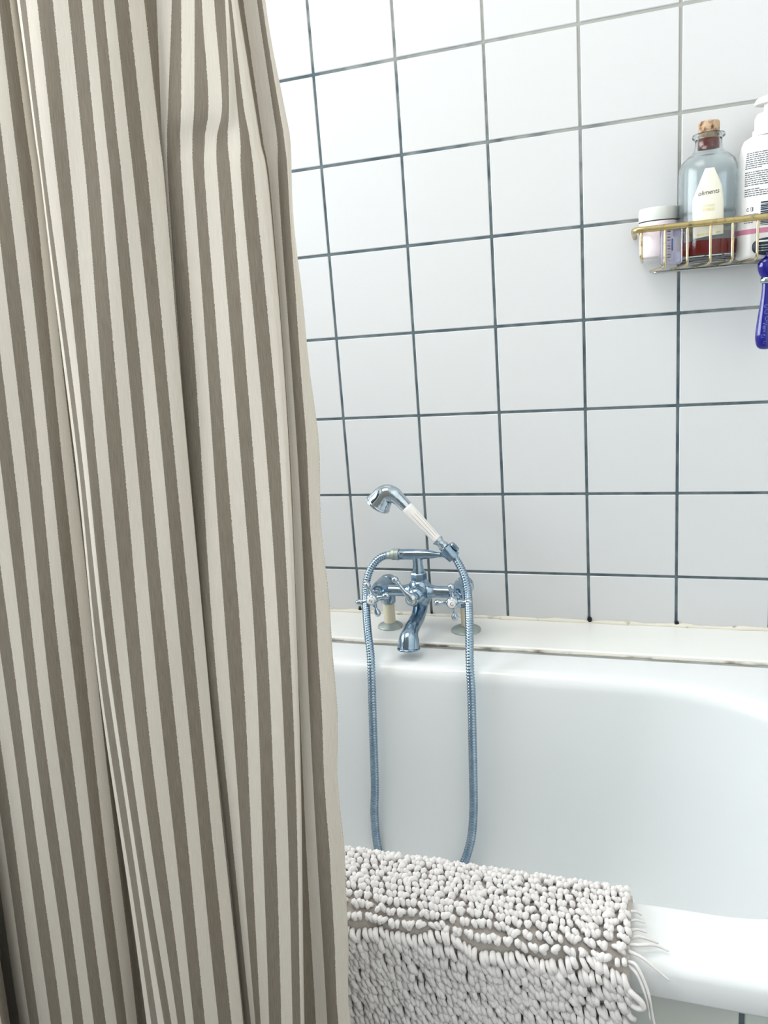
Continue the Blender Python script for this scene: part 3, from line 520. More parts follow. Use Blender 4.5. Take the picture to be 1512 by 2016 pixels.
# ------------------------------------------------------------------ bath mixer tap on the ledge
tap = root('mixer_tap', (-0.14, -0.067, LEDGE_Z), 'old chrome bath mixer tap with two cross handles on the white ledge', 'tap')
XL, XR_, BY, BZ = -0.214, -0.066, -0.100, -0.157
for s, x in ((0, XL), (1, XR_)):
    R = 0.024 if s == 0 else 0.0275
    build('flange', lathe([(R, 0.0), (R, 0.002), (R * 0.93, 0.004), (R * 0.6, 0.008), (0.012, 0.010)], (x, -0.067, LEDGE_Z), n=32), M['limescale'], tap, sharp=40)
    if s == 0:
        build('leg', lathe([(0.0112, 0.006), (0.0112, 0.050), (0.0104, 0.052), (0.0104, 0.060)], (x, -0.067, LEDGE_Z)), M['creampipe'], tap, sharp=40)
    else:
        build('leg', lathe([(0.0085, 0.006), (0.0085, 0.060)], (x, -0.067, LEDGE_Z)), M['creampipe'], tap, sharp=40)
    build('union_nut', lathe([(0.0125, 0.048), (0.0142, 0.050), (0.0142, 0.062), (0.0125, 0.070), (0.0125, 0.080)], (x, -0.067, LEDGE_Z), n=24), M['chrome'], tap, sharp=35)
    # valve body lying along the depth of the ledge, with its rounded back end
    va = build('valve_body', lathe([(0.002, -0.018), (0.010, -0.016), (0.015, -0.010), (0.0178, 0.0), (0.0182, 0.012), (0.0165, 0.014), (0.0165, 0.0155), (0.0182, 0.0175), (0.0182, 0.040),
                                    (0.0172, 0.050), (0.0145, 0.060), (0.0115, 0.066), (0.0095, 0.067), (0.0095, 0.071), (0.0105, 0.072), (0.0105, 0.078), (0.008, 0.079), (0.008, 0.086)],
                                   (x, -0.062, BZ), (0, -1, 0), 32), M['chrome'], tap, sharp=30)
    hd = build('cross_handle', lathe([(0.0085, 0.0), (0.0105, 0.002), (0.0112, 0.006), (0.0112, 0.013), (0.0098, 0.0165), (0.0078, 0.018), (0.0074, 0.0172)], (x, -0.1425, BZ), (0, -1, 0), 28), M['brightchrome'], tap, sharp=35)
    ang = math.radians(16 if s == 0 else 4)
    for q in range(4):
        t = ang + q * PI / 2
        d = Vector((math.cos(t), 0, math.sin(t)))
        build('handle_arm', lathe([(0.0048, 0.0), (0.0044, 0.003), (0.0030, 0.008), (0.0028, 0.0105), (0.0040, 0.0125), (0.0056, 0.0155), (0.0062, 0.019), (0.0055, 0.0225), (0.0032, 0.0248), (0.0008, 0.0255)],
                              Vector((x, -0.151, BZ)) + d * 0.0085, d, 14), M['brightchrome'], hd)
    dsk = build('index_disc', lathe([(0.0072, 0.0), (0.0072, 0.0012), (0.0066, 0.0017)], (x, -0.1597, BZ), (0, -1, 0), 28), M['porcelain'], hd, sharp=40)
    ta = math.radians(-28 if s == 0 else 20)
    ca, sa = math.cos(ta), math.sin(ta)
    lg = text_geo('H' if s == 0 else 'C', 0.0085, lambda a, b_: (x + a * ca - b_ * sa, -0.16155, BZ + a * sa + b_ * ca))
    build('letter', lg, M['black'], hd, False)
# horizontal body with its central hub
for xe, s_ in ((XL, 1), (XR_, -1)):
    xs_ = [xe, xe + s_ * 0.024, xe + s_ * 0.044, xe + s_ * 0.059]
    build('body_arm', tube(catmull([(q, BY, BZ) for q in xs_], 4), [0.0105] * 9 + [0.0115, 0.0125, 0.014, 0.016], 20), M['chrome'], tap)
build('hub', lathe([(0.010, -0.026), (0.0165, -0.024), (0.0200, -0.016), (0.0212, -0.004), (0.0205, 0.008), (0.0170, 0.018), (0.0135, 0.023)], (-0.14, BY, BZ), n=32), M['chrome'], tap)
build('diverter_boss', lathe([(0.0165, 0.0), (0.0165, 0.016), (0.0150, 0.020), (0.0130, 0.024), (0.0095, 0.026), (0.0095, 0.032)], (-0.14, BY - 0.008, BZ + 0.000), (0, -1, 0), 28), M['chrome'], tap, sharp=35)
lv = build('diverter_lever', tube(catmull([(-0.141, -0.143, -0.1575), (-0.147, -0.146, -0.150), (-0.156, -0.147, -0.139), (-0.164, -0.147, -0.128)], 5),
                                  [0.0108] * 3 + [0.0100, 0.0088, 0.0074, 0.0060, 0.0050, 0.0043, 0.0038, 0.0035, 0.0034, 0.0033, 0.0033, 0.0034, 0.0036], 16), M['brightchrome'], tap)
build('lever_collar', sphere((-0.1650, -0.147, -0.1268), 0.0046, 14, 8), M['brightchrome'], lv)
build('lever_ball', sphere((-0.1700, -0.147, -0.1205), 0.0066, 16, 10), M['brightchrome'], lv)
build('lever_cap', lathe([(0.0118, -0.006), (0.0118, 0.0), (0.0105, 0.002), (0.0074, 0.0025)], (-0.142, -0.147, -0.1575), (0, -1, 0), 26), M['brightchrome'], lv, sharp=35)
build('lever_button', lathe([(0.0074, 0.0), (0.0074, 0.001), (0.006, 0.0022), (0.003, 0.0026)], (-0.142, -0.1492, -0.1575), (0, -1, 0), 26), M['creamknob'], lv)
# curved spout
sp = catmull([(-0.14, -0.100, -0.172), (-0.14, -0.104, -0.186), (-0.14, -0.122, -0.197), (-0.14, -0.146, -0.2015), (-0.14, -0.168, -0.205), (-0.14, -0.183, -0.214), (-0.14, -0.189, -0.230)], 5)
sr = np.interp(np.linspace(0, 1, len(sp)), [0, 0.15, 0.5, 0.72, 0.85, 1], [0.0150, 0.0132, 0.0128, 0.0140, 0.0178, 0.0198])
spg = tube(sp, sr, 28, caps=False)
lipc = sp[-1]
build('spout', spg, M['chrome'], tap)
build('spout_lip', lathe([(0.0198, 0.0), (0.0205, 0.001), (0.0203, 0.003), (0.0175, 0.003), (0.0165, -0.012), (0.002, -0.012)], lipc, (0, -0.18, -1), 28), M['chrome'], tap, sharp=35)
# riser with its nut, cross bar, hose outlet and cradle
build('collar_nut', lathe([(0.0145, 0.0), (0.0152, 0.002), (0.0152, 0.013), (0.0138, 0.015)], (-0.1405, BY, -0.135), n=8), M['chrome'], tap, False)
build('riser', lathe([(0.0098, -0.022), (0.0098, 0.012), (0.0090, 0.015), (0.0090, 0.036)], (-0.1405, BY, -0.121), n=24), M['chrome'], tap, sharp=40)
build('cross_bar', tube([(-0.174, BY, -0.0878), (-0.172, BY, -0.0878), (-0.160, BY, -0.0876), (-0.140, BY, -0.0872), (-0.122, BY, -0.0870), (-0.110, BY, -0.0872), (-0.102, BY, -0.0874), (-0.096, BY, -0.0872), (-0.090, BY, -0.0860)],
                        [0.0088, 0.0096, 0.0097, 0.0096, 0.0085, 0.0066, 0.0046, 0.0044, 0.0062], 22), M['chrome'], tap)
build('hose_nut', lathe([(0.0085, 0.0), (0.0105, 0.001), (0.0105, 0.006), (0.0098, 0.0065), (0.0098, 0.0085), (0.0108, 0.009), (0.0108, 0.0135), (0.0095, 0.0145)], (-0.1885, BY, -0.0880), (1, 0, 0), 24), M['limescale'], tap, sharp=35)
AX = Vector((-0.664, 0, 0.747)).normalized()       # the way the hand shower leans
C0 = Vector((-0.082, BY, -0.081))
def ring(prof_out, prof_in, base, axis, n=28):
    return lathe(list(prof_out) + list(reversed(prof_in)), base, axis, n)
build('cradle', lathe([(0.0100, -0.0150), (0.0118, -0.0145), (0.0128, -0.006), (0.0134, 0.004), (0.0134, 0.0085), (0.0118, 0.0095), (0.0105, 0.0090), (0.0098, 0.0), (0.0088, -0.0120)], C0, AX, 28), M['chrome'], tap, sharp=40)
PX = Vector((0.747, 0, 0.664))
pr = lathe([(0.0020, -0.002), (0.0062, -0.0018), (0.0066, 0.0), (0.0060, 0.0022), (0.002, 0.003)], (0, 0, 0), (0, 0, 1), 20)
pv = []
for p in pr[0]:
    pv.append(tuple(C0 + PX * (0.0152 + p[2]) + AX * (p[0] * 1.45 - 0.001) + Vector((0, p[1], 0))))
build('cradle_prong', (pv, pr[1]), M['chrome'], tap, sharp=40)

# ------------------------------------------------------------------ hand shower resting in the cradle
hs = root('hand_shower', tuple(C0), 'chrome hand shower with a white fluted handle resting in the tap cradle', 'shower head')
build('ferrule', lathe([(0.0070, -0.0165), (0.0080, -0.0155), (0.0082, 0.008), (0.0092, 0.0100), (0.0098, 0.0125), (0.0092, 0.0150), (0.0076, 0.0180), (0.0072, 0.0205), (0.0084, 0.0235), (0.0108, 0.0275), (0.0106, 0.0290), (0.008, 0.0292)], C0, AX, 26), M['brightchrome'], hs, sharp=50)
def flute(t, h):
    k = max(0.0, min(1.0, (h - 0.033) / 0.006)) * max(0.0, min(1.0, (0.096 - h) / 0.008))
    return 0.085 * k * max(0, math.cos(10 * t)) ** 6
prof = [(0.0070, 0.0285), (0.0084, 0.0300)] + [(0.0084 + 0.0032 * (h - 0.030) / 0.075, h) for h in np.linspace(0.032, 0.100, 24)] + [(0.0116, 0.104), (0.0112, 0.1085), (0.0095, 0.1100)]
hdl = build('handle', lathe(prof, C0, AX, 80, flute), M['porcelain'], hs)
_a, _e1, _e2 = frame_of(AX)
for q in range(10):
    t = 2 * PI * (q + 0.0) / 10
    dd = _e1 * math.cos(t) + _e2 * math.sin(t)
    pts = [C0 + AX * h + dd * ((0.0084 + 0.0032 * (h - 0.030) / 0.075) * 0.915 + 0.0001) for h in (0.036, 0.055, 0.075, 0.093)]
    build('pinstripe', tube([tuple(v) for v in pts], 0.00045, 5), M['stripegold'], hdl)
def ap(s, px=0.0): return C0 + AX * s + PX * px
neck = [ap(0.108), ap(0.113), ap(0.120), ap(0.130, -0.0004), ap(0.140, -0.002), ap(0.1490, -0.009), ap(0.1510, -0.018), ap(0.1496, -0.027), ap(0.1480, -0.035)]
nr = [0.0112, 0.0114, 0.0116, 0.0126, 0.0148, 0.0176, 0.0196, 0.0212, 0.0232]
np_ = catmull([tuple(p) for p in neck], 5)
nrr = np.interp(np.linspace(0, len(nr) - 1, len(np_)), range(len(nr)), nr)
build('neck', tube(np_, nrr, 30), M['brightchrome'], hs)
fd = Vector(np_[-1] - np_[-2]).normalized()
fc = build('spray_face', lathe([(0.0232, -0.0005), (0.0242, 0.001), (0.0240, 0.0035), (0.0222, 0.005), (0.0190, 0.0055), (0.004, 0.0062)], np_[-1], fd, 32), M['brightchrome'], hs, sharp=40)
e_, e1, e2 = frame_of(fd)
dots = []
for rr_, k in ((0.006, 6), (0.0115, 12), (0.0165, 18)):
    for q in range(k):
        t = 2 * PI * q / k
        c = Vector(np_[-1]) + fd * 0.0058 + (e1 * math.cos(t) + e2 * math.sin(t)) * rr_
        dots.append(lathe([(0.0009, 0.0), (0.0009, 0.0008)], c, fd, 6))
tag(build('spray_holes', join(*dots), M['rubber'], fc), kind='stuff')

# ------------------------------------------------------------------ ribbed hose
hp = catmull(HOSE_PATH, 8)
seg = np.linalg.norm(np.diff(hp, axis=0), axis=1); cum = np.concatenate([[0], np.cumsum(seg)])
L = cum[-1]; step = 0.0047 / 3
ss = np.arange(0, L, step)
hp = np.stack([np.interp(ss, cum, hp[:, k]) for k in range(3)], 1)
kern = np.ones(15) / 15
for k in range(3):
    e = np.pad(hp[:, k], 7, mode='edge'); hp[:, k] = np.convolve(e, kern, 'valid')
hr = np.array([0.0073, 0.0072, 0.0054])[np.arange(len(hp)) % 3]
hose = root('shower_hose', tuple(hp[0]), 'ribbed chrome shower hose hanging in a loop from the tap into the bath', 'hose')
build('ribbed_tube', tube(hp, hr, 14), M['chrome'], hose)
build('end_sleeve', tube([hp[0] + np.array([0.003, 0, 0]), hp[0], hp[4], hp[8]], [0.0078, 0.0080, 0.0080, 0.0074], 18), M['limescale'], hose)
build('end_sleeve', tube([hp[-1], hp[-5], hp[-9]], [0.0078, 0.0078, 0.0070], 18), M['brightchrome'], hose)

# ------------------------------------------------------------------ wire caddy on the wall
RZ, RY, FZ = 0.4262, -0.100, 0.3690
caddy = root('wire_caddy', (0.36, 0.0, FZ), 'worn brass wire shower caddy fixed to the tiles at the right', 'shower caddy')
rail = catmull([(0.2330, -0.004, RZ - 0.002), (0.2325, -0.03, RZ), (0.2325, -0.075, RZ), (0.2345, -0.094, RZ), (0.2420, RY, RZ), (0.27, RY, RZ), (0.36, RY, RZ), (0.45, RY, RZ), (0.498, RY, RZ), (0.5055, -0.094, RZ), (0.5075, -0.075, RZ), (0.5075, -0.03, RZ), (0.507, -0.004, RZ - 0.002)], 6)
rg = tube(rail, 0.0040, 12)
rg = ([(p[0], p[1], RZ + (p[2] - RZ) * 1.12) for p in rg[0]], rg[1])
build('front_rail', rg, M['brass'], caddy)
def wire(pts, r, mat, sub=4, name='wire'):
    return build(name, tube(catmull(pts, sub), r, 8), mat, caddy)
for k, x in enumerate((0.2777, 0.3090, 0.3405, 0.3702, 0.4031, 0.434, 0.465)):
    wire([(x, RY, RZ - 0.002), (x, RY, RZ - 0.020), (x, RY, FZ + 0.010), (x, RY + 0.002, FZ + 0.003), (x - 0.003, RY + 0.008, FZ), (x - 0.010, -0.06, FZ), (x - 0.020, -0.012, FZ), (x - 0.021, -0.001, FZ)], 0.0021, M['wire'])
# raised end wires the jar stands on
for x in (0.2440, 0.2860):
    wire([(x, RY + (0.0 if x < 0.26 else 0.028), RZ - 0.002 if x < 0.26 else 0.3840), (x, RY + (0.0 if x < 0.26 else 0.03), 0.3960 if x < 0.26 else 0.3842), (x, RY + (0.003 if x < 0.26 else 0.034), 0.3870 if x < 0.26 else 0.3844), (x, RY + 0.036, 0.3845), (x, -0.012, 0.3845), (x, -0.004, 0.3845)], 0.0024, M['wire'], name='wire')
wire([(0.246, -0.004, RZ - 0.004), (0.30, -0.004, RZ - 0.004), (0.40, -0.004, RZ - 0.004), (0.495, -0.004, RZ - 0.004)], 0.0022, M['wire'], name='back_rail')
wire([(0.262, -0.035, 0.3655), (0.30, -0.035, 0.3655), (0.40, -0.035, 0.3655), (0.47, -0.035, 0.3655)], 0.0018, M['wiregrey'], name='cross_wire')

# ------------------------------------------------------------------ cream jar
JX, JY, JZ = 0.2685, -0.036, 0.3872
jar = root('cream_jar', (JX, JY, JZ), 'small pale pink jar with a grey-white lid at the left end of the caddy', 'jar')
build('body', lathe([(0.024, 0), (0.0272, 0.0015), (0.0285, 0.005), (0.0290, 0.020), (0.0290, 0.052), (0.0284, 0.0535), (0.0270, 0.054)], (JX, JY, JZ), n=40), M['jarbody'], jar, sharp=40)
build('gap_line', lathe([(0.0287, 0.0530), (0.0289, 0.0533), (0.0289, 0.0542), (0.0287, 0.0545)], (JX, JY, JZ), n=40), M['black'], jar)
build('lid', lathe([(0.0280, 0.0542), (0.0293, 0.0546), (0.0295, 0.0560), (0.0293, 0.0715), (0.0280, 0.0735), (0.0240, 0.0742), (0.0005, 0.0744)], (JX, JY, JZ), n=40), M['jarlid'], jar, sharp=40)
def around(cx, cy, r):
    """(arc length from the camera-facing side, z) -> point on an upright cylinder"""
    def f(s, z):
        t = s / r
        return (cx + r * math.sin(t), cy - r * math.cos(t), z)
    return f
wj = around(JX, JY, 0.0292)
build('print', text_geo('FARMO', 0.0048, lambda a, b_: wj(a - 0.020, JZ + 0.0440 + b_)), M['blueprint'], jar, False)

# ------------------------------------------------------------------ clear lilac case with a ridged edge
LX0, LX1, LY0, LY1, LZ0, LZ1 = 0.2705, 0.3025, -0.0945, -0.0795, 0.3725, 0.4320
case = root('plastic_case', ((LX0 + LX1) / 2, (LY0 + LY1) / 2, LZ0), 'clear lilac plastic blade case with a ridged side standing behind the caddy wire', 'plastic case')
build('shell', rbox(LX0, LX1, LY0, LY1, LZ0, LZ1, 0.0045, 3), M['clearlilac'], case, sharp=40)
build('inner_block', rbox(LX0 + 0.018, LX1 - 0.003, LY0 + 0.003, LY1 - 0.003, LZ0 + 0.040, LZ1 - 0.002, 0.002, 2), plain('lilac_plastic', (0.34, 0.32, 0.60), 0.3), case)
build('inner_block', rbox(LX0 + 0.017, LX1 - 0.003, LY0 + 0.003, LY1 - 0.003, LZ0 + 0.003, LZ0 + 0.019, 0.004, 2), plain('pale_lilac_plastic', (0.50, 0.52, 0.76), 0.25), case)
build('blade', rbox(LX0 + 0.0165, LX0 + 0.0185, LY0 - 0.0006, LY0 + 0.002, LZ0 + 0.020, LZ0 + 0.037, 0.0004, 1), M['blueprint'], case)
for k in range(13):
    z = LZ0 + 0.006 + k * 0.0041
    build('ridge', rbox(LX0 + 0.0105, LX0 + 0.0150, LY0 - 0.0010, LY0 + 0.001, z, z + 0.0016, 0.0004, 1), M['greyprint'] if k % 3 else plain('lilac_grey', (0.3, 0.32, 0.45), 0.4), case)

# ------------------------------------------------------------------ corked glass bottle
GX, GY, GZ = 0.3385, -0.0500, 0.3712
bottle = root('glass_bottle', (GX, GY, GZ), 'cloudy glass bottle with a cork and a little red liquid in the caddy', 'bottle')
op = [(0.0340, 0.0), (0.0388, 0.0015), (0.0405, 0.005), (0.0412, 0.03), (0.0418, 0.09), (0.0416, 0.128), (0.0405, 0.138), (0.0370, 0.1465), (0.0300, 0.1530), (0.0232, 0.1575), (0.0200, 0.1620), (0.0190, 0.1680), (0.0190, 0.1760), (0.0205, 0.1772), (0.0226, 0.1785), (0.0230, 0.1812), (0.0222, 0.1838), (0.0200, 0.1845)]
ip = [(0.0162, 0.1843), (0.0158, 0.1760), (0.0158, 0.1660), (0.0170, 0.1605), (0.0210, 0.1550), (0.0285, 0.1500), (0.0350, 0.1438), (0.0383, 0.136), (0.0393, 0.127), (0.0395, 0.09), (0.0389, 0.03), (0.0384, 0.012), (0.0340, 0.0092), (0.0010, 0.0085)]
build('glass_body', lathe(op + ip, (GX, GY, GZ), n=48), M['glass'], bottle)
build('liquid', lathe([(0.0010, 0.0118), (0.0375, 0.0120), (0.0387, 0.0135), (0.0390, 0.0325), (0.0010, 0.0326)], (GX, GY, GZ), n=40), M['redliquid'], bottle, sharp=50)
build('sediment', lathe([(0.0010, 0.0088), (0.0335, 0.0093), (0.0375, 0.0115), (0.0010, 0.0117)], (GX, GY, GZ), n=40), M['amberliquid'], bottle, sharp=50)
ck = build('cork', lathe([(0.0142, 0.1770), (0.0148, 0.1830), (0.0150, 0.1990), (0.0138, 0.2008), (0.0110, 0.2000), (0.0060, 0.2012), (0.0008, 0.2004)], (GX, GY, GZ), n=26), M['cork'], bottle)
build('cork_end', lathe([(0.0100, 0.1600), (0.0148, 0.1615), (0.0154, 0.1680), (0.0150, 0.1772)], (GX, GY, GZ), n=26), M['stainedcork'], ck)
wb = around(GX, GY, 0.0422)
ledge_l = [(0.4060, -0.0225), (0.4600, -0.0238), (0.5020, -0.0062)]
ledge_r = [(0.4120, 0.0208), (0.4520, 0.0203), (0.4760, 0.0172), (0.5020, 0.0058)]
V, F = [], []
rowsn, colsn = 26, 14
for i in range(rowsn + 1):
    z = 0.4060 + (0.5020 - 0.4060) * i / rowsn
    l = np.interp(z, [a for a, b_ in ledge_l], [b_ for a, b_ in ledge_l]); r = np.interp(z, [a for a, b_ in ledge_r], [b_ for a, b_ in ledge_r])
    for k in range(colsn + 1):
        V.append(wb(l + (r - l) * k / colsn, z + (0.004 * k / colsn) * (1 - i / rowsn)))
for i in range(rowsn):
    for k in range(colsn):
        a = i * (colsn + 1) + k
        F.append((a, a + 1, a + colsn + 2, a + colsn + 1))
lb = build('label', (V, F), M['paper'], bottle)
md = lb.modifiers.new('paper', 'SOLIDIFY'); md.thickness = 0.0003; md.offset = 1
wt = around(GX, GY, 0.0427)
sh = 0.06
build('print', text_geo('oliments', 0.0092, lambda a, b_: wt(a * 0.92 - 0.0008 + b_ * 0.1, 0.4690 + b_ + a * sh)), M['black'], lb, False)
marks = []
for (z, s0, nn, hh) in ((0.4490, -0.0085, 8, 0.0036), (0.4432, -0.0085, 8, 0.0042)):
    for k in range(nn):
        s = s0 + k * 0.0021; w = 0.0012 if k % 3 else 0.0015
        q = [wt(s, z), wt(s + w, z), wt(s + w, z + hh), wt(s, z + hh)]
        marks.append((q, [(0, 1, 2, 3)]))
tag(build('faint_print', join(*marks), M['faintyellow'], lb, False), kind='stuff')
marks = []
for s in list(np.arange(-0.0165, 0.001, 0.0018)) + list(np.arange(0.010, 0.016, 0.0018)):
    z = 0.4105 + s * sh
    marks.append(([wt(s, z), wt(s + 0.0012, z), wt(s + 0.0012, z + 0.0024), wt(s, z + 0.0024)], [(0, 1, 2, 3)]))
tag(build('faint_print', join(*marks), M['yellowprint'], lb, False), kind='stuff')

# ------------------------------------------------------------------ white pump bottle
QX, QY, QZ, QA, QB = 0.4235, -0.0500, 0.3712, 0.0455, 0.0330
pump = root('pump_bottle', (QX, QY, QZ), 'white plastic pump bottle with a printed label and a pink band', 'pump bottle')
def oval(profile):
    v, f = lathe(profile, (0, 0, 0), n=48)
    return [(QX + p[0], QY + p[1] * QB / QA, QZ + p[2]) for p in v], f
build('body', oval([(0.040, 0.0), (0.0440, 0.0018), (0.0453, 0.006), (QA, 0.02), (QA, 0.120), (0.0440, 0.140), (0.0405, 0.158), (0.0370, 0.1660), (0.0290, 0.1700), (0.0270, 0.1715)]), M['whiteplastic'], pump, sharp=50)
build('collar', lathe([(0.0262, 0.1700), (0.0262, 0.1780), (0.0235, 0.1795), (0.0235, 0.1940), (0.0205, 0.2000), (0.0120, 0.2010)], (QX, QY, QZ), n=36), M['pumpcream'], pump, sharp=35)
build('pump_stem', lathe([(0.0118, 0.2000), (0.0118, 0.2150)], (QX, QY, QZ), n=24), M['whiteplastic'], pump, sharp=40)
hdv = lathe([(0.0150, 0.2130), (0.0235, 0.2125), (0.0245, 0.2150), (0.0225, 0.2195), (0.0170, 0.2225), (0.0060, 0.2240), (0.0005, 0.2242)], (0, 0, 0), n=36)
ph = build('pump_head', ([(QX + p[0], QY + p[1] * 0.8, QZ + p[2]) for p in hdv[0]], hdv[1]), M['whiteplastic'], pump, sharp=50)
build('nozzle', tube(catmull([(QX + 0.012, QY, QZ + 0.2175), (QX + 0.030, QY, QZ + 0.2180), (QX + 0.044, QY, QZ + 0.2165), (QX + 0.050, QY, QZ + 0.2120)], 4), 0.0058, 14), M['whiteplastic'], ph)
def wo(s, z, lift=0.0003):
    """arc parameter on the oval front"""
    t = s / 0.0440
    zz = z - QZ
    k = 1.0 if zz <= 0.12 else np.interp(zz, [0.12, 0.140, 0.158], [1.0, 0.0440 / QA, 0.0405 / QA])
    return (QX + (QA * k + lift) * math.sin(t), QY - (QB * k + lift) * math.cos(t), z)
def patch(s0, s1, z0, z1, lift=0.0003, m=6):
    V = []; F = []
    for k in range(m + 1):
        s = s0 + (s1 - s0) * k / m
        V.append(wo(s, z0, lift)); V.append(wo(s, z1, lift))
    for k in range(m): F.append((2 * k, 2 * k + 2, 2 * k + 3, 2 * k + 1))
    return V, F
lines = []
z = 0.5165; row = 0
while z > 0.4560:
    if row not in (8, 16):
        s = -0.0400
        end = 0.030 if row not in (7, 15, 17) else random.uniform(-0.02, 0.01)
        while s < end:
            w = random.uniform(0.0022, 0.0062)
            lines.append(patch(s, min(s + w, end), z, z + 0.00125, 0.0004, 2))
            s += w + 0.0010
    z -= 0.0029; row += 1
for z, e in ((0.4325, -0.018), (0.4298, -0.026), (0.4271, -0.020), (0.4244, -0.027), (0.4217, -0.025)):
    s = -0.0395
    while s < e:
        w = random.uniform(0.002, 0.005); lines.append(patch(s, min(s + w, e), z, z + 0.0012, 0.0004, 2)); s += w + 0.0008
tag(build('small_print', join(*lines), M['greyprint'], pump, False), kind='stuff')
build('pink_band', patch(-0.060, 0.060, 0.4060, 0.4130, 0.0003, 24), M['pinkprint'], pump)
bars = []
z = 0.4165
while z < 0.4470:
    w = random.choice((0.0008, 0.0014, 0.0020)); bars.append(patch(-0.0150, 0.0150, z, z + w, 0.0004, 8)); z += w + random.choice((0.0007, 0.0012))
tag(build('barcode', join(*bars), plain('barcode_print', (0.02, 0.04, 0.08), 0.5), pump, False), kind='stuff')
build('symbol', join(patch(-0.0292, -0.0252, 0.4375, 0.4380, 0.0004, 2), patch(-0.0292, -0.0252, 0.4425, 0.4430, 0.0004, 2), patch(-0.0292, -0.0287, 0.4375, 0.4430, 0.0004, 1), patch(-0.0272, -0.0252, 0.4375, 0.4430, 0.0004, 1)), M['greyprint'], pump, False)
rc = []
for k in range(14):
    t0, t1 = 0.6 + 5.2 * k / 14, 0.6 + 5.2 * (k + 1) / 14
    q = [wo(-0.0335 + r * math.cos(t), 0.4400 + r * 1.2 * math.sin(t), 0.0004) for r, t in ((0.0013, t0), (0.0021, t0), (0.0021, t1), (0.0013, t1))]
    rc.append((q, [(0, 1, 2, 3)]))
build('symbol', join(*rc), M['greyprint'], pump, False)

# ------------------------------------------------------------------ blue razor hung head-up through the caddy floor
ZX, ZY = 0.4200, -0.0880
razor = root('razor', (ZX, ZY, 0.24), 'glossy blue razor hanging handle-down from the right end of the caddy', 'razor')
hz = [(0.2390, 0.0030, -0.001), (0.2405, 0.0080, -0.001), (0.2450, 0.0120, -0.001), (0.2560, 0.0140, -0.001), (0.2700, 0.0138, -0.0005), (0.2900, 0.0118, 0.0), (0.3100, 0.0098, 0.0006), (0.3250, 0.0086, 0.0008), (0.3350, 0.0086, 0.0008)]
def limb(rows, flat, n=26):
    V, F = [], []
    for (z, r, dx) in rows:
        for k in range(n):
            t = 2 * PI * k / n
            V.append((ZX + dx + r * math.cos(t), ZY + r * flat * math.sin(t), z))
    m = len(rows)
    for i in range(m - 1):
        for k in range(n):
            k2 = (k + 1) % n; F.append((i * n + k, i * n + k2, (i + 1) * n + k2, (i + 1) * n + k))
    F.append(tuple(range(n - 1, -1, -1))); F.append(tuple((m - 1) * n + k for k in range(n)))
    return V, F
hzs = catmull(hz, 4)
hd_ = build('handle', limb([tuple(r) for r in hzs], 0.72), M['razorblue'], razor)
build('metal_ring', limb([(0.3340, 0.0088, 0.0008), (0.3348, 0.0104, 0.0008), (0.3375, 0.0112, 0.0008), (0.3400, 0.0112, 0.0008), (0.3425, 0.0104, 0.0008), (0.3432, 0.009, 0.0008)], 0.78), M['brightchrome'], razor)
build('neck', limb([tuple(r) for r in catmull([(0.3425, 0.0095, 0.0008), (0.3480, 0.0122, 0.0), (0.3550, 0.0141, 0.0), (0.3620, 0.0143, 0.0), (0.3675, 0.0115, 0.0), (0.3710, 0.0055, 0.0), (0.3740, 0.0036, 0.0), (0.3780, 0.0034, 0.0)], 4)], 0.7), M['razorblue'], razor)
hd2 = sphere((0, 0, 0), 1.0, 36, 14)
hv = [(ZX + 0.002 + math.copysign(abs(p[0]) ** 0.8, p[0]) * 0.0245, ZY + 0.003 + p[1] * 0.0062, 0.3865 + math.copysign(abs(p[2]) ** 0.8, p[2]) * 0.0125) for p in hd2[0]]
rh = build('cartridge', (hv, hd2[1]), M['rubber'], razor)
build('lubricating_strip', rbox(ZX - 0.015, ZX + 0.019, ZY - 0.0052, ZY - 0.001, 0.3925, 0.3950, 0.0006, 1), M['whiteplastic'], rh)
for k in range(3):
    build('blade', rbox(ZX - 0.015, ZX + 0.019, ZY - 0.0050, ZY - 0.001, 0.3800 + k * 0.0036, 0.3812 + k * 0.0036, 0.0002, 1), M['brightchrome'], rh)
for x in (-0.0175, 0.001, 0.0195):
    build('blade_clip', rbox(ZX + x, ZX + x + 0.0022, ZY - 0.0056, ZY - 0.001, 0.3785, 0.3935, 0.0004, 1), M['whiteplastic'], rh)
# swirled relief and script lettering on the handle
def onh(s, z):
    r = np.interp(z, [a for a, b_, c in hz], [b_ for a, b_, c in hz]) + 0.0002
    t = s / r
    return (ZX + r * math.sin(t), ZY - r * 0.72 * math.cos(t) - 0.0001, z)
build('lettering', text_geo('Venus', 0.0085, lambda a, b_: onh(-0.0035 + b_, 0.2690 - a)), M['lightblue'], hd_, False)
for (cz, cs, rr_) in ((0.293, -0.001, 0.0040), (0.301, -0.002, 0.0030), (0.283, 0.0005, 0.0045), (0.2585, -0.006, 0.0030), (0.249, -0.003, 0.0025)):
    q = []
    for k in range(16):
        t = 0.4 + k * 0.33
        w = rr_ * (1 - 0.035 * k)
        p0 = onh(cs + w * math.cos(t), cz + w * math.sin(t)); q.append(p0)
    build('swirl', tube(q, 0.00035, 5), M['lightblue'], hd_)

